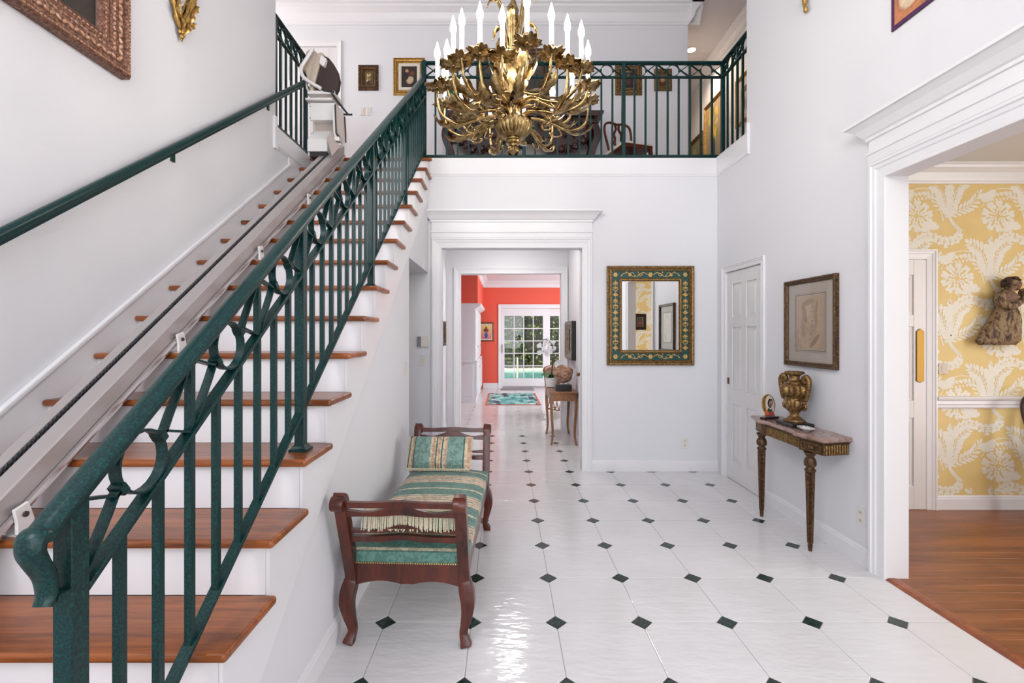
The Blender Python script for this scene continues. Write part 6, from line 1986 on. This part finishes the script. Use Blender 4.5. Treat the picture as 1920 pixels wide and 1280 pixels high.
MB().tube(spline([(0, -0.012, -0.09), (0, -0.05, -0.08), (0, -0.055, 0), (0, -0.05, 0.08), (0, -0.012, 0.09)], 4), 0.009, 8).build('pull', 'slot', hd, smooth='all')
o2 = bpy.data.objects.new('door_6', None); col.objects.link(o2); struct(o2)
glazed_leaf(o2, X1 - 0.10, X1 + X1 - X0 - 0.10, KE + 0.09)
casing('trim_garden_door', -0.03, 1.95, kw, lambda u, o_, z: (u, KE - o_, z), 0.11, 0.02)
struct(MB().box(-0.03, 1.95, KE - 0.01, KE + 0.14, 0.0, 0.05).build('trim_sill', 'alu'))
mt = tag(MB().box(-0.08, 0.82, 12.42, 12.78, 0.0, 0.012).build('door_mat', plain('grey_mat', (0.30, 0.29, 0.29), 0.9, bmp=0.3, bscale=200), bevel=0.003), 'thin grey mat lying before the glazed garden door', 'mat')

rug = thing('rug', 'teal and navy patterned rug with coral border on the white kitchen floor', 'rug', (0.205, 10.8, 0))
MB().box(-0.585, 0.585, -0.97, 0.97, 0.0, 0.010).build('border', plain('coral_border', srgb(214, 106, 84), 0.9, noise=srgb(190, 84, 70), nscale=60), rug, bevel=0.003)
rb = [(rf.random(), rf.random(), rf.uniform(0.03, 0.12), rf.uniform(0.02, 0.06), rf.uniform(0, 3), rf.choice([srgb(26, 60, 104), srgb(46, 140, 140), srgb(206, 226, 220), srgb(70, 170, 160), srgb(34, 42, 60), srgb(160, 206, 190)])) for _ in range(80)]
fld = painting('field', 1.09, 1.86, painter(srgb(118, 184, 178), srgb(128, 190, 186), rb, 18, 0.15), rug, 0, (60, 90))
fld.rotation_euler = (-PI / 2, 0, 0); fld.location = (0, 0, 0.0115)

rc_ = thing('rattan_chair', 'woven rattan armchair half hidden behind the hall table', 'chair', (1.16, 8.75, 0), 0.75)
def rt(p, r, name, parent=rc_): return MB().tube(p, r, 6).build(name, 'rattan', parent, smooth='all')
for sx in (-1, 1):
    rt(spline([(sx * 0.24, -0.24, 0.0), (sx * 0.25, -0.25, 0.42), (sx * 0.27, -0.26, 0.60)], 4), 0.018, 'leg')
    rt(spline([(sx * 0.24, 0.24, 0.0), (sx * 0.25, 0.25, 0.42), (sx * 0.27, 0.30, 0.81)], 4), 0.018, 'leg')
    rt(spline([(sx * 0.27, -0.28, 0.62), (sx * 0.30, 0.0, 0.66), (sx * 0.27, 0.28, 0.80)], 4), 0.022, 'arm')
    for q in range(5):
        rt([(sx * 0.245, -0.22 + q * 0.09, 0.10), (sx * 0.25, -0.13 + q * 0.09, 0.40)], 0.008, 'lattice')
        rt([(sx * 0.245, -0.13 + q * 0.09, 0.10), (sx * 0.25, -0.22 + q * 0.09, 0.40)], 0.008, 'lattice')
for q in range(5):
    rt([(-0.22 + q * 0.09, -0.245, 0.10), (-0.13 + q * 0.09, -0.25, 0.40)], 0.008, 'lattice')
    rt([(-0.13 + q * 0.09, -0.245, 0.10), (-0.22 + q * 0.09, -0.25, 0.40)], 0.008, 'lattice')
for z_ in (0.10, 0.40):
    rt([(-0.245, -0.245, z_), (0.245, -0.245, z_), (0.245, 0.245, z_), (-0.245, 0.245, z_), (-0.245, -0.245, z_)], 0.012, 'stretcher')
crowned(0.25, 0.25, 0.40, 0.45, 0.02).build('seat', 'rattan', rc_, smooth=True)
rt(spline([(-0.27, 0.30, 0.80), (-0.20, 0.32, 0.85), (0, 0.33, 0.87), (0.20, 0.32, 0.85), (0.27, 0.30, 0.80)], 5), 0.03, 'top_roll')
for q in range(17):
    x = -0.25 + q * 0.0315
    rt([(x, 0.26, 0.44), (x * 1.05, 0.31, 0.84)], 0.014, 'cane')

# ---------------------------------------------------------------- garden
struct(MB().box(-12, 14, KE + 0.14, 24, -0.35, -0.06).build('ground', 'patio'))
pool = thing('swimming_pool', 'turquoise swimming pool beyond the glazed garden door', 'pool', (1.2, 17.2, 0))
MB().box(-4.5, 4.5, -1.9, 1.9, -0.06, -0.045).build('water', 'water', pool)
for (x0, x1, y0, y1) in ((-4.8, 4.8, -2.2, -1.9), (-4.8, 4.8, 1.9, 2.2), (-4.8, -4.5, -1.9, 1.9), (4.5, 4.8, -1.9, 1.9)):
    MB().box(x0, x1, y0, y1, -0.06, 0.0).build('coping', 'patio', pool, bevel=0.01)
pr = thing('pool_handrail', 'pale metal grab rail standing at the pool edge', 'handrail', (0.45, 14.9, -0.06))
MB().tube(spline([(0, 0, 0), (0, 0, 0.6), (0, 0.1, 0.75), (0, 0.35, 0.72), (0, 0.55, 0.35), (0, 0.6, 0.0)], 5), 0.025, 8).build('rail', plain('cream_rail', (0.75, 0.66, 0.52), 0.3), pr, smooth='all')
MB().lathe([(0.05, 0), (0.05, 0.015), (0.03, 0.03)], n=12).build('flange', 'alu', pr)
hedge = thing('hedge', 'tall sunlit green hedge behind the pool', 'hedge', (1.2, 21.2, 0))
MB().box(-7, 7, 0.3, 0.9, -0.06, 4.3).build('dark_core', plain('hedge_shade', (0.012, 0.018, 0.008), 0.9, noise=(0.03, 0.04, 0.015), nscale=3), hedge)  # box behind the leaves, the hedge's inner shade painted as near-black colour
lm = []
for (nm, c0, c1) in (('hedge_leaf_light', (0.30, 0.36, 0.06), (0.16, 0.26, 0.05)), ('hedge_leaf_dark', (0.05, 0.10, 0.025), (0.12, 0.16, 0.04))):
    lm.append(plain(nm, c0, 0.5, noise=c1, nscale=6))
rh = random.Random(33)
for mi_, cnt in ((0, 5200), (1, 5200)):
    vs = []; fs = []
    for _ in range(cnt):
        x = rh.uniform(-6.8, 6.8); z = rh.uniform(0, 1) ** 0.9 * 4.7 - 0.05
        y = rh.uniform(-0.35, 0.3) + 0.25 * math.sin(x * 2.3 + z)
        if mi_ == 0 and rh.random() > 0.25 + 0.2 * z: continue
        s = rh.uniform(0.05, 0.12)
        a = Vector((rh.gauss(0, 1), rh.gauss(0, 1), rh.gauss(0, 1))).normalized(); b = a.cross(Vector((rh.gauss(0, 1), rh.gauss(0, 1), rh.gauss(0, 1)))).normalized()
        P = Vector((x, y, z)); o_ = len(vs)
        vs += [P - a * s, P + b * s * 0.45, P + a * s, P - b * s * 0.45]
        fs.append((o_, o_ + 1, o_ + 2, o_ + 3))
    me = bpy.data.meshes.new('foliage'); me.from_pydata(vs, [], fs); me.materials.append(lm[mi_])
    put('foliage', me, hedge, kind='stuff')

# ---------------------------------------------------------------- dining room things
# carved wooden figure on the wallpaper: one continuous carved body
fg = thing('carved_figure', 'weathered carved wooden kneeling robed figure mounted on the yellow wallpaper', 'sculpture', (0, DB, 0))
def fgmat():
    m, nt, b = new_mat('weathered_polychrome')
    v = coords(nt, 'World', (26, 26, 7), (0, 0.45, 0))
    n = N(nt, 'ShaderNodeTexNoise', Scale=1.0, Detail=8, Roughness=0.75, Distortion=0.6)
    nt.links.new(v, n.inputs['Vector'])
    o_ = ramp(nt, n.outputs[0], [(0.32, srgb(30, 22, 20)), (0.45, srgb(92, 68, 54)), (0.54, srgb(172, 148, 112)), (0.62, srgb(104, 78, 52)), (0.75, srgb(206, 186, 152))])
    nt.links.new(o_, b.inputs['Base Color'])
    b.inputs['Roughness'].default_value = 0.7
    bump(nt, b, n.outputs[0], 0.6, 0.02)
    return m
FM = fgmat()
def fp(px_, py_, out=0.07):
    q = at(px_, py_, DB)
    return (q.x, -out, q.z)
# body as stacked sections from the hem to the neck: centre pixel, half widths in pixels
sec = [(1855, 646, 30, 0.05), (1857, 638, 36, 0.075), (1862, 622, 32, 0.085), (1867, 606, 27, 0.085), (1870, 592, 23, 0.08), (1871, 580, 18.5, 0.066), (1870, 573, 17, 0.058), (1868, 563, 19, 0.062), (1869, 554, 18, 0.062), (1873, 548, 10, 0.05), (1878, 541, 6.5, 0.04)]
k = MB(); vs = []; fs = []; nn = 28
for j, (x, y, w, d) in enumerate(sec):
    q = at(x, y, DB); hw = w / F * DB
    fold = max(0, 1 - j / 6.5)
    for i_ in range(nn):
        a = 2 * PI * i_ / nn
        f_ = 1 + 0.13 * fold * math.sin(a * 7 + j * 0.5)
        vs.append((q.x + hw * math.cos(a) * f_, -0.065 + d * math.sin(a) * f_ * 0.9, q.z))
for j in range(len(sec) - 1):
    for i_ in range(nn):
        q_ = (i_ + 1) % nn
        fs.append((j * nn + i_, j * nn + q_, (j + 1) * nn + q_, (j + 1) * nn + i_))
fs += [tuple(range(nn - 1, -1, -1)), tuple((len(sec) - 1) * nn + i_ for i_ in range(nn))]
k.add(vs, fs)
# head, hair, raised arm and hands grown into the same carving
hd_ = fp(1879, 535, 0.075)
s_ = DB / F
k.ball((hd_[0], hd_[1], hd_[2]), 10.5 * s_, 10.5 * s_, 12 * s_, n=14, m=10, rot=Matrix.Rotation(0.25, 3, 'Y'))
k.ball((hd_[0] + 10.5 * s_, hd_[1] - 0.006, hd_[2] - 1 * s_), 3.2 * s_, 3 * s_, 3.2 * s_, n=8, m=6)
k.ball((hd_[0] + 8.0 * s_, hd_[1] - 0.006, hd_[2] - 8 * s_), 4 * s_, 5 * s_, 3.2 * s_, n=8, m=6)
k.tube(spline([fp(1857, 556, 0.085), fp(1851, 568, 0.11), fp(1864, 576, 0.13), fp(1882, 567, 0.13), fp(1893, 556, 0.12)], 4), [(8.5 - 0.25 * i_) * s_ for i_ in range(17)], 8)
k.ball(fp(1893, 551, 0.11), 7.5 * s_, 8 * s_, 8.5 * s_, n=10, m=8)
k.tube(spline([fp(1882, 584, 0.04), fp(1890, 592, 0.05), fp(1894, 603, 0.05), fp(1889, 625, 0.05), fp(1888, 642, 0.04)], 4), 7 * s_, 8)
k.tube(spline([fp(1842, 622, 0.07), fp(1830, 633, 0.07), fp(1820, 641, 0.06)], 4), [9 * s_, 9 * s_, 8.5 * s_, 8 * s_, 7.5 * s_, 7 * s_, 6 * s_, 5.5 * s_, 5 * s_], 8)
k.tube([fp(1852, 558, 0.06), fp(1851, 547, 0.06)], [4 * s_, 2.4 * s_], 6)
k.build('figure', FM, fg, smooth='all')
hm = MB(); rg = random.Random(5)
for i_ in range(34):
    a = rg.uniform(0.2, 1.15) * PI; e = rg.uniform(-0.6, 0.8)
    hm.ball((hd_[0] - 1.5 * s_ + 10.5 * s_ * math.cos(a) * math.cos(e * 0.6), hd_[1] - 10 * s_ * math.sin(e), hd_[2] + 1.5 * s_ + 10.5 * s_ * math.sin(a) * 0.95), 3.8 * s_, 3.8 * s_, 3.2 * s_, n=7, m=5)
hm.build('curled_hair', plain('dark_hair_paint', srgb(44, 32, 28), 0.7, noise=srgb(84, 62, 50), nscale=60), fg, smooth='all', kind='stuff')
fc = MB().ball((hd_[0] + 4.5 * s_, hd_[1] - 0.022, hd_[2] - 1.5 * s_), 6.5 * s_, 6.5 * s_, 9 * s_, n=12, m=8, rot=Matrix.Rotation(0.25, 3, 'Y'))
fc.build('face', plain('worn_flesh_paint', srgb(150, 92, 76), 0.6, noise=srgb(98, 62, 52), nscale=50, bmp=0.3), fg, smooth='all')
up_ = MB().ball(fp(1869, 560, 0.105), 15 * s_, 0.036, 11 * s_, n=14, m=8)
up_.build('bodice', plain('pale_bodice_paint', srgb(150, 118, 96), 0.65, noise=srgb(90, 66, 56), nscale=34, bmp=0.4, bscale=60), fg, smooth='all')
# little dark picture on the dining room's front wall, seen in the mirror
picture('framed_miniature', 'little dark framed picture on yellow wallpaper reflected in the mirror', (3.40, -1.5, 1.79), 'front', 0.31, 0.40, 0.08, OG, 'black', inner=(0.015, 'gilt', 0.012), canvas=painter(srgb(70, 26, 20), srgb(40, 60, 40), [(0.5, 0.4, 0.3, 0.2, 0, srgb(120, 44, 30))], 19))
# dark chair by the wall, its crest ear at the picture's edge
dc = splat_chair('dining_chair', 'dark wooden dining chair whose back just shows at the edge of the yellow room', (4.53, 3.60, 0.0085), 0.0, 'brown_fabric', 'carved')
dc.location = (4.47, 3.52, 0.0085); dc.scale = (1.1, 1.1, 1.06)
